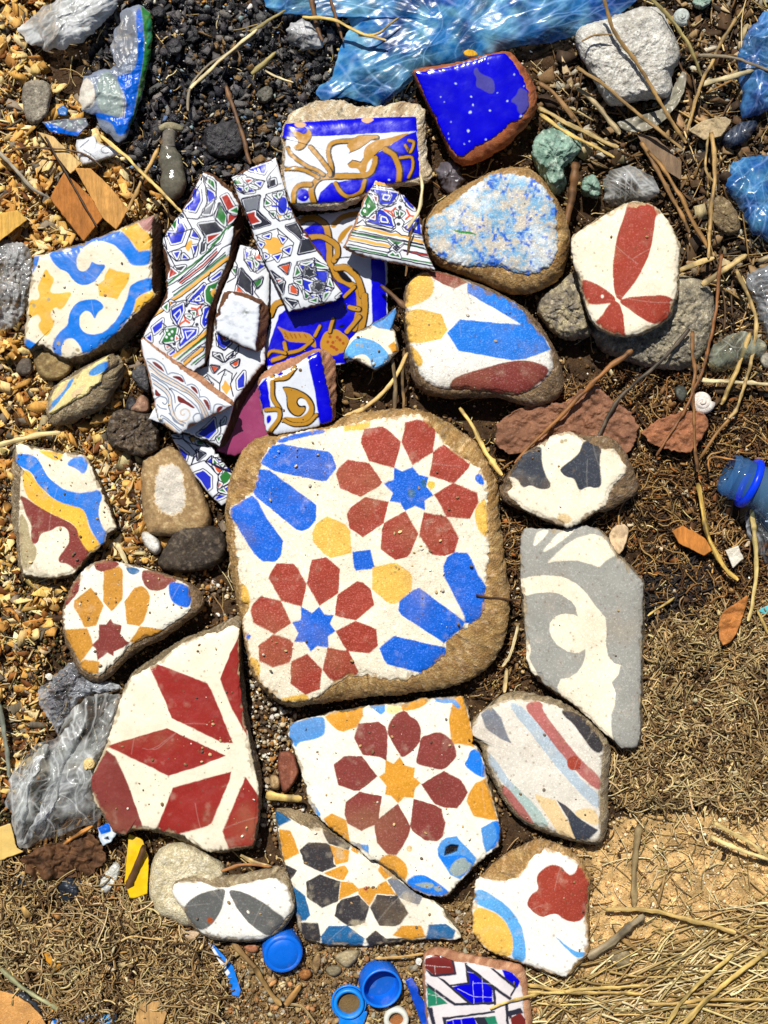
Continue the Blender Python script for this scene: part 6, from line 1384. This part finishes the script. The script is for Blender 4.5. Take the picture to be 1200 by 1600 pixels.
# ---------------------------------------------------------------- sticks, straws and stems that can be told apart
TW = (112, 78, 46); GRY = (140, 126, 104); YEL = (214, 182, 104); PAL = (222, 204, 158); RBR = (134, 84, 44); OLV = (150, 136, 84)
for lab, path, w0, w1, h, h1, col in [
    ('long pale straw from the burnt wrapper to the diagonal banded shard', 'P1 470,630 600,745 855,990', 6, 5, 32, 74, YEL),
    ('pale straw pointing into the burnt patch, upper one of a crossed pair', 'P1 895,415 1000,310 1205,135', 6, 5, 22, 30, PAL),
    ('brownish straw just under the pale one in the burnt patch', 'P1 880,520 890,410 960,320 1210,160', 5, 5, 20, 24, GRY),
    ('dark upright twig in the burnt patch above the white hexagon shard', 'P1 1060,400 1110,560 1172,772', 7, 7, 22, 26, TW),
    ('thin dark twig crossing the square board offcut', 'P1 210,640 330,840 452,1065', 4, 4, 36, 44, (70, 48, 30)),
    ('thin dark twig over the white printed wrapper', 'P1 30,720 160,690 380,715 480,780', 4, 3, 26, 34, (104, 76, 48)),
    ('grey curved twig at the left edge near the wood block', 'P1 -30,690 60,780 150,880 235,930', 8, 5, 28, 34, (150, 140, 122)),
    ('yellow forked stem lying over the blue bag at the top', 'P2 220,80 370,100 480,150 610,195', 7, 5, 40, 50, YEL),
    ('short yellow stem branching on the blue bag', 'P2 480,165 570,155 668,82', 5, 3, 46, 50, YEL),
    ('olive stem in the dark litter below the silvery film', 'P2 -20,345 40,290 92,245', 9, 7, 22, 24, OLV),
    ('greenish stem at the top edge of the burnt patch', 'P2 -30,145 60,95 140,48', 7, 5, 20, 26, OLV),
    ('brown stem hanging from the top edge, left of the blue bag', 'P2 258,-20 280,90 312,192', 9, 7, 34, 28, TW),
    ('thin brown stem at the top edge beside the blue bag', 'P2 345,-20 375,90 402,180', 5, 5, 36, 30, TW),
    ('pale straw curl below the olive stem', 'P2 40,330 100,360 175,385', 4, 3, 20, 22, PAL),
    ('long stem lying diagonally over the white plaster lump', 'P3 432,-20 480,150 600,310 690,480 815,668', 7, 6, 84, 56, (156, 124, 74)),
    ('thin forked stem on the left face of the plaster lump', 'P3 300,310 430,400 570,520 800,700', 6, 5, 66, 48, (160, 128, 80)),
    ('short side twig on the plaster lump', 'P3 330,195 390,165 470,160', 4, 3, 74, 78, (150, 120, 76)),
    ('greenish stem passing right of the plaster lump', 'P3 640,-20 740,80 840,230 892,355', 7, 6, 50, 40, OLV),
    ('slanting tan stem right of the plaster lump', 'P3 1052,80 960,240 880,420 822,610', 7, 6, 46, 36, (176, 144, 88)),
    ('grey twig running to the right hand dark blue film', 'P3 868,260 1020,268 1205,328', 6, 5, 44, 48, GRY),
    ('pale straw against the right hand dark blue film', 'P3 880,398 1000,368 1145,320', 9, 8, 34, 40, (206, 190, 146)),
    ('upper of two parallel straws right of the cobalt tile', 'P3 122,505 300,598 500,692', 8, 7, 36, 36, (196, 170, 112)),
    ('lower of two parallel straws right of the cobalt tile', 'P3 130,535 280,632 482,738', 7, 5, 34, 32, YEL),
    ('greyish stem between the plaster lump and the cobalt tile', 'P3 300,400 400,500 505,635', 10, 9, 30, 34, (166, 148, 112)),
    ('brown stem beside the corner of the cobalt tile', 'P3 120,388 200,440 302,572', 9, 8, 34, 26, (146, 112, 72)),
    ('thick brown stick between the green foam and red petal tile', 'P3 298,760 285,900 250,1065', 16, 12, 44, 30, (130, 92, 54)),
    ('tall tan stem left of the right hand blue films', 'P3 930,620 952,800 930,1000 922,1215', 8, 7, 40, 40, (178, 144, 88)),
    ('thin tan stem curving beside the tall tan stem', 'P3 922,640 905,780 955,862', 4, 4, 40, 36, (190, 160, 104)),
    ('left stem of a brown bundle above the grey stone', 'P3 600,660 720,870 830,1090', 8, 7, 36, 34, (142, 106, 62)),
    ('right stem of a brown bundle above the grey stone', 'P3 640,700 760,880 925,1175', 7, 7, 38, 30, (160, 120, 70)),
    ('brown branch with pale tip over the sandstone slab', 'P6 568,438 480,505 420,560 300,670 180,800 10,970', 10, 5, 58, 34, (150, 100, 52)),
    ('dark grey twig across the sandstone slab', 'P6 832,338 700,490 490,680 408,842', 6, 6, 58, 34, (92, 80, 66)),
    ('long reddish stem passing the white snail shell', 'P6 985,-10 950,280 880,580 680,935', 6, 4, 52, 32, (140, 92, 52)),
    ('upright brown stem beside the white snail shell', 'P6 845,350 852,560 852,800 872,1010', 6, 6, 46, 26, (138, 98, 58)),
    ('curved tan stem right of the white snail shell', 'P6 1050,60 1140,280 1130,450 1060,700 1020,762', 8, 6, 38, 30, (200, 170, 112)),
    ('pale straw lying flat right of the snail shell', 'P6 880,578 1050,590 1215,602', 8, 7, 28, 28, PAL),
    ('pale broken straw above the grey stone', 'P6 780,68 860,38 945,8', 10, 9, 40, 36, (204, 176, 118)),
    ('second pale broken straw above the grey stone', 'P6 890,135 1000,60 1095,-5', 10, 9, 44, 40, (196, 168, 112)),
    ('tan stem crossing the greenish plastic scrap', 'P6 1112,358 1040,560 978,695', 9, 7, 44, 26, (190, 160, 100)),
    ('thin brown stem below the reddish triangular stone', 'P6 1022,760 950,850 888,942', 6, 4, 26, 22, (160, 118, 68)),
    ('arched orange stem left of the blue bottle neck', 'P6 930,1010 925,960 960,942 1070,958', 5, 4, 26, 34, (190, 134, 70)),
    ('yellow stem running down to the dark curls, right side', 'P 1090,755 1098,790 1109,840 1133,888 1152,906', 8, 8, 26, 24, (212, 176, 90)),
    ('pale vertical straw at the right above the peel', 'P9 1125,-10 1140,200 1130,430 1108,505', 9, 7, 28, 24, (196, 174, 112)),
    ('short yellow straw at the right edge by the turquoise scrap', 'P9 1150,458 1205,570', 6, 5, 22, 22, YEL),
    ('fine yellow straw at the right side of the grey tile', 'P9 635,485 762,402', 5, 4, 22, 22, YEL),
    ('flat grey stalk pointing down from the root mat', 'PC 598,270 572,460 575,645', 13, 11, 20, 18, (150, 130, 92)),
    ('long tapering straw across the sandy ground', 'PC 435,660 600,668 760,690 1052,772', 7, 8, 24, 22, (192, 162, 98)),
    ('thick grey stick right of the trefoil tile', 'PC 355,885 490,800 622,690', 15, 13, 24, 24, (158, 142, 112)),
    ('short twig standing off the long tapering straw', 'PC 680,655 695,590 722,498', 6, 4, 26, 32, (160, 130, 84)),
    ('brown stub below the thick grey stick', 'PC 515,800 560,835 612,872', 10, 7, 16, 14, (156, 124, 74)),
    ('upper pale straw entering from the right over sand', 'PC 938,258 1100,340 1215,425', 7, 6, 30, 28, (206, 182, 120)),
    ('lower pale straw entering from the right over sand', 'PC 928,320 1080,388 1215,432', 8, 6, 26, 26, (216, 196, 136)),
    ('straight straw rising to the right in the bottom corner', 'PC 715,1215 830,1060 1045,868', 8, 7, 30, 30, (214, 184, 108)),
    ('second straight straw in the bottom right corner', 'PC 795,1215 980,1030 1215,842', 9, 8, 28, 30, (206, 174, 98)),
    ('horizontal straw below the trefoil tile', 'PC 60,1052 300,1042 640,1015', 6, 5, 24, 22, (206, 176, 104)),
    ('second horizontal straw below the trefoil tile', 'PC 70,1018 290,1050 610,1062', 6, 5, 22, 22, (196, 164, 96)),
    ('long horizontal straw near the bottom right corner', 'PC 640,1110 870,1090 1215,1084', 6, 5, 22, 24, (186, 154, 90)),
    ('pale curved straw lying over the striped corner shard', 'P 656,268 660,295 653,330 637,357', 5, 6, 88, 100, PAL),
    ('thin brown stem hanging down the striped corner shard', 'P 644,356 639,390 634,432', 4, 4, 100, 74, (138, 104, 64)),
    ('pale straw in the dark gap left of the blue bar pebble', 'P 540,650 570,638 592,620 612,596 638,552', 7, 7, 34, 52, (214, 180, 116)),
    ('grey upright twig in the dark gap above the largest tile', 'P 613,560 617,590 617,640', 7, 6, 52, 40, (122, 104, 76)),
    ('thin upright twig beside the blue bar pebble', 'P 632,545 630,590 631,640', 5, 5, 52, 34, (140, 112, 74)),
    ('brown wooden sliver right of the lustre tile', 'P 594,446 612,460 634,480', 7, 12, 52, 50, (104, 76, 50)),
    ('yellow straw lying over the upper right edge of the largest tile', 'P 718,636 738,664 757,702 785,742', 6, 9, 40, 60, YEL),
    ('thin brown stem touching the right edge of the largest tile', 'P 744,930 775,934 812,938', 4, 4, 78, 46, (104, 70, 40)),
    ('pale straw between the largest and the grey tiles', 'P 809,975 797,1022 784,1042', 5, 5, 30, 24, PAL),
    ('short pale straw right of the maroon petal tile', 'P 792,1046 788,1082', 9, 8, 22, 20, (206, 182, 130)),
    ('yellow straw across the crackled mosaic tile', 'P 765,1576 800,1563 845,1552', 4, 5, 46, 40, YEL),
    ('pale split straw above the wavy band tile, left edge', 'P4 -20,893 120,852 285,826', 11, 8, 30, 26, (214, 190, 134)),
    ('greenish grey stalk in the bottom left corner', 'P -5,1508 43,1549 92,1577', 10, 7, 24, 22, (150, 150, 112)),
    ('orange twig under the grey bag', 'P 100,1320 120,1306 146,1290', 9, 7, 24, 26, (206, 140, 66)),
    ('grey plastic edge strip at the left beside moss', 'P -4,1100 9,1155 14,1215', 11, 6, 22, 22, (120, 124, 112)),
    ('pale stick between wavy band tile and dark brown stone', 'P 182,848 190,863 199,880', 8, 8, 30, 26, PAL),
    ('brown stalk left of the domed blue cap', 'P5 -5,935 60,1040 115,1112', 10, 8, 18, 18, (164, 130, 76)),
    ('thin straw above the open blue cap', 'P5 558,892 680,885 785,868', 5, 4, 18, 22, (206, 164, 96)),
    ('short thick straw beside the brick chip', 'P 417,1241 440,1245 472,1247', 12, 11, 30, 30, (206, 174, 100)),
    ('flat brown stalk below the white oval', 'P 363,1472 378,1490 406,1522', 10, 9, 16, 16, (142, 112, 70)),
    ('brown straw over the cream limestone', 'P 346,1361 382,1352 424,1354', 6, 5, 42, 40, (166, 112, 60)),
    ('pale straw above the white oval tile', 'P 376,1336 400,1348 424,1354', 7, 7, 34, 34, (214, 184, 124)),
    ('dark flat stick across the yellow plastic strip', 'AO 1035,195 990,330 905,508', 10, 12, 40, 30, (96, 66, 36)),
    ('thin orange sliver beside the white plaster chunk', 'AO 880,420 850,500 790,590', 7, 5, 22, 18, (190, 120, 60)),
    ('pale wood sliver left of the dark root clump', 'P1 742,695 690,800 600,985', 7, 6, 24, 24, (196, 158, 96)),
    ('broad brown straw at the bottom edge near litter', 'P5 140,1110 185,1050 210,1015', 10, 8, 16, 16, (160, 120, 66)),
    ('thin grey straw bottom left of the broken ring', 'P5 150,1105 220,1120 275,1195', 5, 4, 16, 16, (176, 150, 104)),
]:
    stick(lab, path, w0, w1, h, h1, col, 'dry_twig' if 'straw' not in lab else 'straw', 'twig' if 'straw' not in lab else 'straw')

# ---------------------------------------------------------------- loose wood chips large enough to pick up one by one
W1 = [(226, 180, 98), (210, 156, 76), (236, 204, 136), (192, 134, 64), (220, 170, 92), (240, 216, 160)]
def inzone(poly, n, box, nz=34):
    out = []
    while sum(map(len, out)) < n:
        x = rng.uniform(box[0], box[2], 4000); y = rng.uniform(box[1], box[3], 4000)
        m = zone(poly, x, y, nz) & ~covered(x, y); out.append(np.stack([x, y], 1)[m])
    return np.concatenate(out)[:n]
p = inzone(Z_WOOD, 170, (-10, -10, 360, 1000)); k = np.argsort(rng.random(170))
for i, (x, y) in enumerate(p):
    s = np.array([rng.uniform(7, 15), rng.uniform(4, 7), rng.uniform(1.2, 3.2)])
    s *= np.array([1.15, 1.2, .6]); V = BOX * (1 + rng.normal(0, .3, BOX.shape)) * s; V = V @ rotm(1, .35)[0].T * S
    z = float(GZ(x, y)) + rng.uniform(6, 13)
    o = link('wood_chip', mesh('wood_chip', V, [BOXF], np.repeat(pick(W1, 1), 8, 0), M_WOOD, False)); o.location = P(x, y, z)
    tag(o, 'loose yellow brown wood chip among the chips on the left', 'wood chip', 'loose wood chips on the left')
# ---------------------------------------------------------------- litter nobody could count
ALL = np.array([(-400, -400), (1600, -400), (1600, 2000), (-400, 2000)], float)
FR = (-60, -60, 1260, 1660)
NOSAND = np.array([(-60, -60), (1260, -60), (1260, 1300), (860, 1330), (800, 1660), (-60, 1660)], float)
def pile(name, label, poly, n, size, cols, V0, F0, lift=(2, 9), box=FR, jit=.25, tilt=.5, mat=None, asp=(1, .6, .35), smooth=False, dens=None, powr=2.2):
    p = inzone(poly, n, box)
    if dens is not None:
        m = fbm(p[:, 0], p[:, 1], dens, 3, n % 37) > -.1; p = p[m]
    n = len(p); s = size[0] + (size[1] - size[0]) * rng.random(n) ** powr
    sz = s[:, None] * np.array(asp)[None] * rng.uniform(.7, 1.3, (n, 3))
    z = GZ(p[:, 0], p[:, 1]) + rng.uniform(*lift, n)
    return scatter(name, V0, F0, p[:, 0], p[:, 1], z, sz, pick(cols, n), jit, tilt, mat or M_BIT, 'stuff', label, None, smooth)
iv, if_, iv2, if2 = ico()
pile('wood_shavings', 'golden wood shavings covering the ground at the left', Z_WOOD, 5200, (2.5, 10.5), W1 + [(240, 200, 120), (150, 92, 36), (110, 66, 28), (70, 46, 26), (140, 124, 104), (226, 200, 150), (100, 88, 72)], BOX, BOXF, (0, 12), (-60, -60, 380, 1320), .38, .6, M_WOOD, (1, .55, .13), powr=1.6)
pile('charred_crumbs', 'black charred crumbs and cinders, top middle', Z_CHAR, 3600, (1.5, 12), [(40, 38, 42), (26, 24, 28), (60, 56, 60), (92, 88, 88), (34, 32, 40), (120, 114, 108)], iv, if_, (-2, 9), (100, -60, 720, 360), .42, .9, M_CHAR, (1, .75, .5), powr=3)
pile('charred_flakes', 'thin black and grey burnt flakes, top middle', Z_CHAR, 1500, (2, 10), [(36, 34, 38), (70, 66, 68), (110, 106, 104), (24, 22, 26), (130, 100, 60)], BOX, BOXF, (2, 12), (100, -60, 720, 360), .4, .7, M_CHAR, (1, .6, .15), powr=2)
pile('pale_crumbs', 'pale and coloured crumbs scattered in the burnt patch', Z_CHAR, 420, (1.5, 6), [(206, 200, 180), (190, 160, 100), (150, 170, 170), (220, 214, 206), (120, 150, 190), (200, 140, 60)], iv, if_, (5, 12), (100, -60, 720, 360), .3, .8, None, (1, .7, .5))
pile('soil_crumbs', 'dark soil crumbs and grit filling the gaps', NOSAND, 8000, (1.2, 6), [(84, 62, 40), (60, 44, 30), (110, 84, 54), (140, 110, 72), (44, 34, 26)], iv, if_, (-1, 6), FR, .25, .8, M_CLAY, (1, .8, .6), powr=3)
pile('grit', 'pale grit grains on the ground', ALL, 2600, (.8, 2.6), [(226, 206, 164), (196, 170, 120), (240, 232, 214), (170, 140, 96)], iv, if_, (2, 8), FR, .25, .8, None, (1, .8, .7))
pile('gravel', 'mixed small gravel on the lower ground', Z_GRAV, 2400, (2, 8), [(176, 148, 100), (146, 120, 82), (206, 186, 146), (120, 96, 64), (186, 134, 84), (160, 150, 130)], iv, if_, (-1, 6), (180, 1330, 930, 1660), .24, .8, M_SMOOTH, (1, .75, .55), False, powr=3.4)
pile('soil_dust', 'fine tan soil and dust between the gravel, lower middle', Z_GRAV, 3600, (.8, 3), [(160, 128, 84), (130, 102, 66), (186, 156, 110), (110, 84, 54)], iv, if_, (0, 7), (180, 1330, 930, 1660), .3, .8, M_CLAY, (1, .8, .6))
pile('sand_grains', 'coarse sand on the sandy ground, bottom right', Z_SAND, 5200, (1, 4.2), [(220, 184, 126), (200, 162, 106), (230, 200, 148), (184, 146, 96), (236, 220, 184)], iv, if_, (-1, 3), (690, 1240, 1260, 1660), .2, .8, None, (1, .85, .7), powr=3)
pile('gravel', 'small gravel between the tiles on the left and centre', chaikin(pts('150,680 240,700 260,760 210,880 330,900 480,1080 470,1250 380,1330 400,1200 380,1000 300,900 160,900'), 1), 900, (1.8, 5.5), [(206, 190, 160), (150, 130, 100), (90, 74, 58), (226, 220, 206), (170, 120, 60)], iv2, if2, (2, 10), (140, 660, 500, 1340), .07, .8, M_SMOOTH, (1, .85, .65), True, powr=2.4)
pile('moss_crumbs', 'dark green moss crumbs along the left edge', chaikin(pts('-60,640 60,650 80,780 20,900 120,950 130,1060 60,1150 70,1300 -60,1300'), 1), 3400, (1.5, 5), [(72, 70, 36), (52, 52, 28), (96, 88, 48), (120, 78, 34), (40, 36, 22), (150, 104, 50)], iv, if_, (0, 11), (-60, 620, 150, 1320), .35, .9, None, (1, .7, .5))

def curls(name, label, poly, n, box, length=(14, 34), rad=(.9, 1.7), cols=((120, 96, 60),), curl=1.0, lift=(1, 12), seg=7, sides=3, mask=True, dirs=None):
    p = inzone(poly, n, box, 16) if mask else np.stack([rng.uniform(box[0], box[2], n), rng.uniform(box[1], box[3], n)], 1)
    if lift[1] >= 24: p = p[fbm(p[:, 0], p[:, 1], 46, 3, 77) + rng.uniform(-.5, .9, len(p)) > -.1]
    n = len(p); L = rng.uniform(*length, n) * (.5 + rng.random(n)); a = rng.uniform(0, 2 * math.pi, n) if dirs is None else rng.normal(dirs[0], dirs[1], n)
    k = rng.normal(0, curl, n) / L; k2 = rng.normal(0, curl * 2.2, n) / L
    s = np.linspace(-.5, .5, seg)[None] * L[:, None]
    ang = a[:, None] + k[:, None] * s * 2 + k2[:, None] * np.abs(s)
    ds = L[:, None] / (seg - 1); x = np.cumsum(np.cos(ang) * ds, 1); y = np.cumsum(np.sin(ang) * ds, 1)
    x += p[:, :1] - x.mean(1, keepdims=True); y += p[:, 1:] - y.mean(1, keepdims=True)
    z = GZ(x, y) + rng.uniform(*lift, (n, 1)) + (fbm(x, y, 50, 3, 78) * 9 if lift[1] >= 24 else 0) + rng.normal(0, 2.0, (n, 1)) * np.linspace(-1, 1, seg)[None] + np.cumsum(rng.normal(0, .7, (n, seg)), 1)
    r = rng.uniform(*rad, n)[:, None] * np.linspace(1, .6, seg)[None]
    V, q, per = tube_arrays(np.stack([x, y, z], -1), r, sides)
    c = np.repeat(pick(cols, n, .25), per, 0)
    return tag(link(name, mesh(name, V, [q], c, M_ROOT)), label, None, None, 'stuff')
RC = ((190, 160, 108), (164, 132, 84), (124, 94, 58), (206, 182, 130), (148, 120, 78), (92, 68, 42), (174, 150, 108))
curls('dry_rootlets', 'mat of curly dry rootlets, right side', Z_ROOT1, 7600, (930, 930, 1260, 1310), cols=RC, lift=(0, 24), length=(14, 44), rad=(.8, 1.9), seg=8)
curls('dry_rootlets', 'mat of curly dry rootlets, lower left', chaikin(pts('-100,1340 30,1350 90,1390 210,1345 300,1400 330,1470 345,1560 300,1700 -100,1700'), 2), 7600, (-60, 1320, 360, 1660), cols=RC, lift=(0, 24), length=(16, 60), rad=(.8, 1.9), seg=9)
pile('dry_flakes', 'brown flakes around the bark at the lower left', pts('-60,1290 220,1290 330,1480 340,1660 -60,1660'), 500, (2, 9), [(150, 104, 56), (96, 70, 42), (190, 150, 90), (70, 50, 34)], BOX, BOXF, (2, 16), (-60, 1280, 350, 1660), .35, .6, M_WOOD, (1, .5, .15))
Z_SCRUB = chaikin(pts('780,640 1000,560 1260,480 1260,960 1010,960 1000,830 830,800 790,930 830,1080 740,1100 800,900 780,760'), 1)
curls('dry_rootlets', 'tangle of fine dry stems and roots, right of the largest tile', Z_SCRUB, 2600, (730, 470, 1260, 1110), length=(14, 46), rad=(.7, 1.6), cols=((140, 104, 60), (96, 66, 38), (176, 140, 86), (60, 44, 28)), curl=.8, lift=(0, 16))
Z_TR = chaikin(pts('830,140 900,60 1060,-40 1260,-60 1260,620 1060,640 1080,420 1040,300 930,280 850,200'), 1)
curls('dry_stalks', 'loose dry stalks and litter, upper right', Z_TR, 420, (820, -60, 1260, 650), length=(24, 100), rad=(.7, 2.4), cols=((176, 144, 90), (140, 108, 64), (206, 180, 124), (104, 78, 48), (90, 70, 50)), curl=.16, lift=(2, 20), sides=4)
pile('burnt_crumbs', 'dark crumbs and pale bits, upper right', Z_TR, 2400, (1.5, 10), [(44, 38, 34), (30, 26, 24), (70, 60, 50), (120, 104, 84), (190, 180, 160), (150, 140, 120)], iv, if_, (0, 10), (820, -60, 1260, 650), .42, .9, M_CLAY, (1, .7, .5), powr=2.6)
pile('dry_flakes', 'brown flakes of dry leaf and bark, right side', Z_TR, 1000, (3, 15), [(120, 92, 60), (90, 66, 42), (160, 130, 90), (66, 50, 36), (180, 160, 120)], BOX, BOXF, (2, 14), (820, -60, 1260, 650), .3, .5, M_WOOD, (1, .55, .12))
pile('dry_flakes', 'brown flakes among the stems, middle right', Z_SCRUB, 900, (2, 8), [(130, 94, 56), (90, 62, 38), (170, 130, 80), (206, 186, 150), (150, 90, 40)], BOX, BOXF, (2, 12), (730, 470, 1260, 1110), .3, .5, M_WOOD, (1, .55, .15))
SC = ((216, 192, 134), (196, 168, 108), (226, 208, 160), (176, 148, 96), (150, 124, 78))
Z_STR = chaikin(pts('800,1530 900,1480 1000,1490 1100,1440 1260,1380 1260,1660 760,1660'), 1)
curls('dry_straw', 'loose straw strewn over the bottom right corner', Z_STR, 400, (760, 1370, 1260, 1660), length=(50, 150), rad=(1.0, 2.4), cols=SC, curl=.18, lift=(4, 20), sides=4, dirs=(-.35, .55))
curls('dry_straw', 'fine straw scattered on the sandy ground', Z_SAND, 420, (700, 1250, 1260, 1660), length=(20, 70), rad=(.6, 1.3), cols=SC, curl=.35, lift=(3, 10), sides=3)
curls('dry_straw', 'fine straw bits in the gaps between the tiles', ALL, 1300, FR, length=(10, 46), rad=(.6, 1.5), cols=SC + ((120, 84, 46),), curl=.5, lift=(3, 12), sides=3)
curls('dry_straw', 'straw splinters among the wood chips', Z_WOOD, 420, (-60, -60, 380, 1320), length=(14, 50), rad=(.8, 1.8), cols=SC, curl=.3, lift=(6, 14), sides=4)
curls('dark_curls', 'black burnt fibres right of the grey scroll tile', chaikin(pts('1010,880 1060,860 1110,880 1120,940 1050,980 1010,970'), 1), 160, (1000, 850, 1130, 990), length=(16, 60), rad=(1.2, 2.6), cols=((30, 26, 26), (50, 44, 42)), curl=1.4, lift=(3, 14), sides=4)

pile('saw_dust', 'fine sawdust and grey splinters between the wood chips', Z_WOOD, 3600, (.8, 3.5), [(206, 160, 90), (170, 120, 60), (130, 118, 100), (96, 84, 70), (226, 196, 140)], BOX, BOXF, (3, 12), (-60, -60, 380, 1320), .35, .8, M_WOOD, (1, .5, .3))
for zn, nm in ((Z_ROOT1, 'right'), (chaikin(pts('-100,1370 60,1400 200,1370 300,1400 330,1470 345,1560 300,1700 -100,1700'), 2), 'left')):
    curls('dry_straw', 'bleached straw bits in the root mat, lower ' + nm, zn, 420, (-60, 930, 1260, 1660), length=(12, 60), rad=(.8, 1.8), cols=((206, 186, 140), (180, 156, 108), (150, 128, 88)), curl=.25, lift=(12, 24), sides=4)
    pile('dry_flakes', 'pale leaf flakes and dust in the root mat, lower ' + nm, zn, 500, (1.5, 6), [(190, 166, 120), (150, 124, 84), (110, 86, 54), (214, 196, 156), (84, 62, 40)], BOX, BOXF, (4, 24), (-60, 930, 1260, 1660), .35, .6, M_WOOD, (1, .5, .15))

# crumbs and fibres banked against the stones and tiles
E = []
for h in HULLS:
    m = int(perim(h) / 5) + 2; q = resample(h, m); n_ = q - q.mean(0); n_ /= np.linalg.norm(n_, axis=1, keepdims=True) + 1e-9
    for k in range(2): E.append(q + n_ * rng.uniform(-3, 10, (m, 1)) + rng.normal(0, 2, (m, 2)))
E = np.concatenate(E); E = E[~covered(E[:, 0] , E[:, 1]) & (E[:, 0] > -40) & (E[:, 0] < 1240) & (E[:, 1] > -40) & (E[:, 1] < 1640)]
E = E[rng.random(len(E)) < .8]; n = len(E); s = 1.2 + 4 * rng.random(n) ** 3
scatter('soil_crumbs', iv, if_, E[:, 0], E[:, 1], GZ(E[:, 0], E[:, 1]) + rng.uniform(1, 12, n), s[:, None] * np.array([1, .75, .6]) * rng.uniform(.7, 1.3, (n, 3)), pick([(120, 90, 58), (160, 128, 84), (90, 68, 44), (196, 166, 116), (70, 54, 38)], n), .3, .8, M_CLAY, 'stuff', 'soil crumbs banked against the stones and tiles')

# grains of sand lying on the tiles
X, Y, Z, SZ = [], [], [], []
for F, plane, dome, n in TOPS:
    if not n: continue
    lo, hi = F.min(0), F.max(0); c = centroid(F); k = 0; cx = rng.uniform(lo, hi, (6, 2))
    while k < n:
        q = (cx[rng.integers(0, 6, 80)] + rng.normal(0, 34, (80, 2))) if rng.random() < .6 else rng.uniform(lo, hi, (80, 2))
        q = q[inside(F + (c - F) * .03, q[:, 0], q[:, 1])][:n - k]; k += len(q)
        s = .7 + 2.6 * rng.random(len(q)) ** 4
        X.append(q[:, 0]); Y.append(q[:, 1]); SZ.append(s); Z.append(plane(q[:, 0], q[:, 1]) + dome * .6 + s * .5)
X, Y, Z, SZ = map(np.concatenate, (X, Y, Z, SZ)); n = len(X)
scatter('grit', iv2, if2, X, Y, Z, SZ[:, None] * np.array([1, .75, .6]) * rng.uniform(.75, 1.25, (n, 3)), pick([(214, 186, 134), (180, 146, 96), (236, 226, 206), (140, 108, 72), (110, 96, 84)], n), .07, .8, M_SMOOTH, 'stuff', 'sand grains and grit lying on the tile faces', None, True)
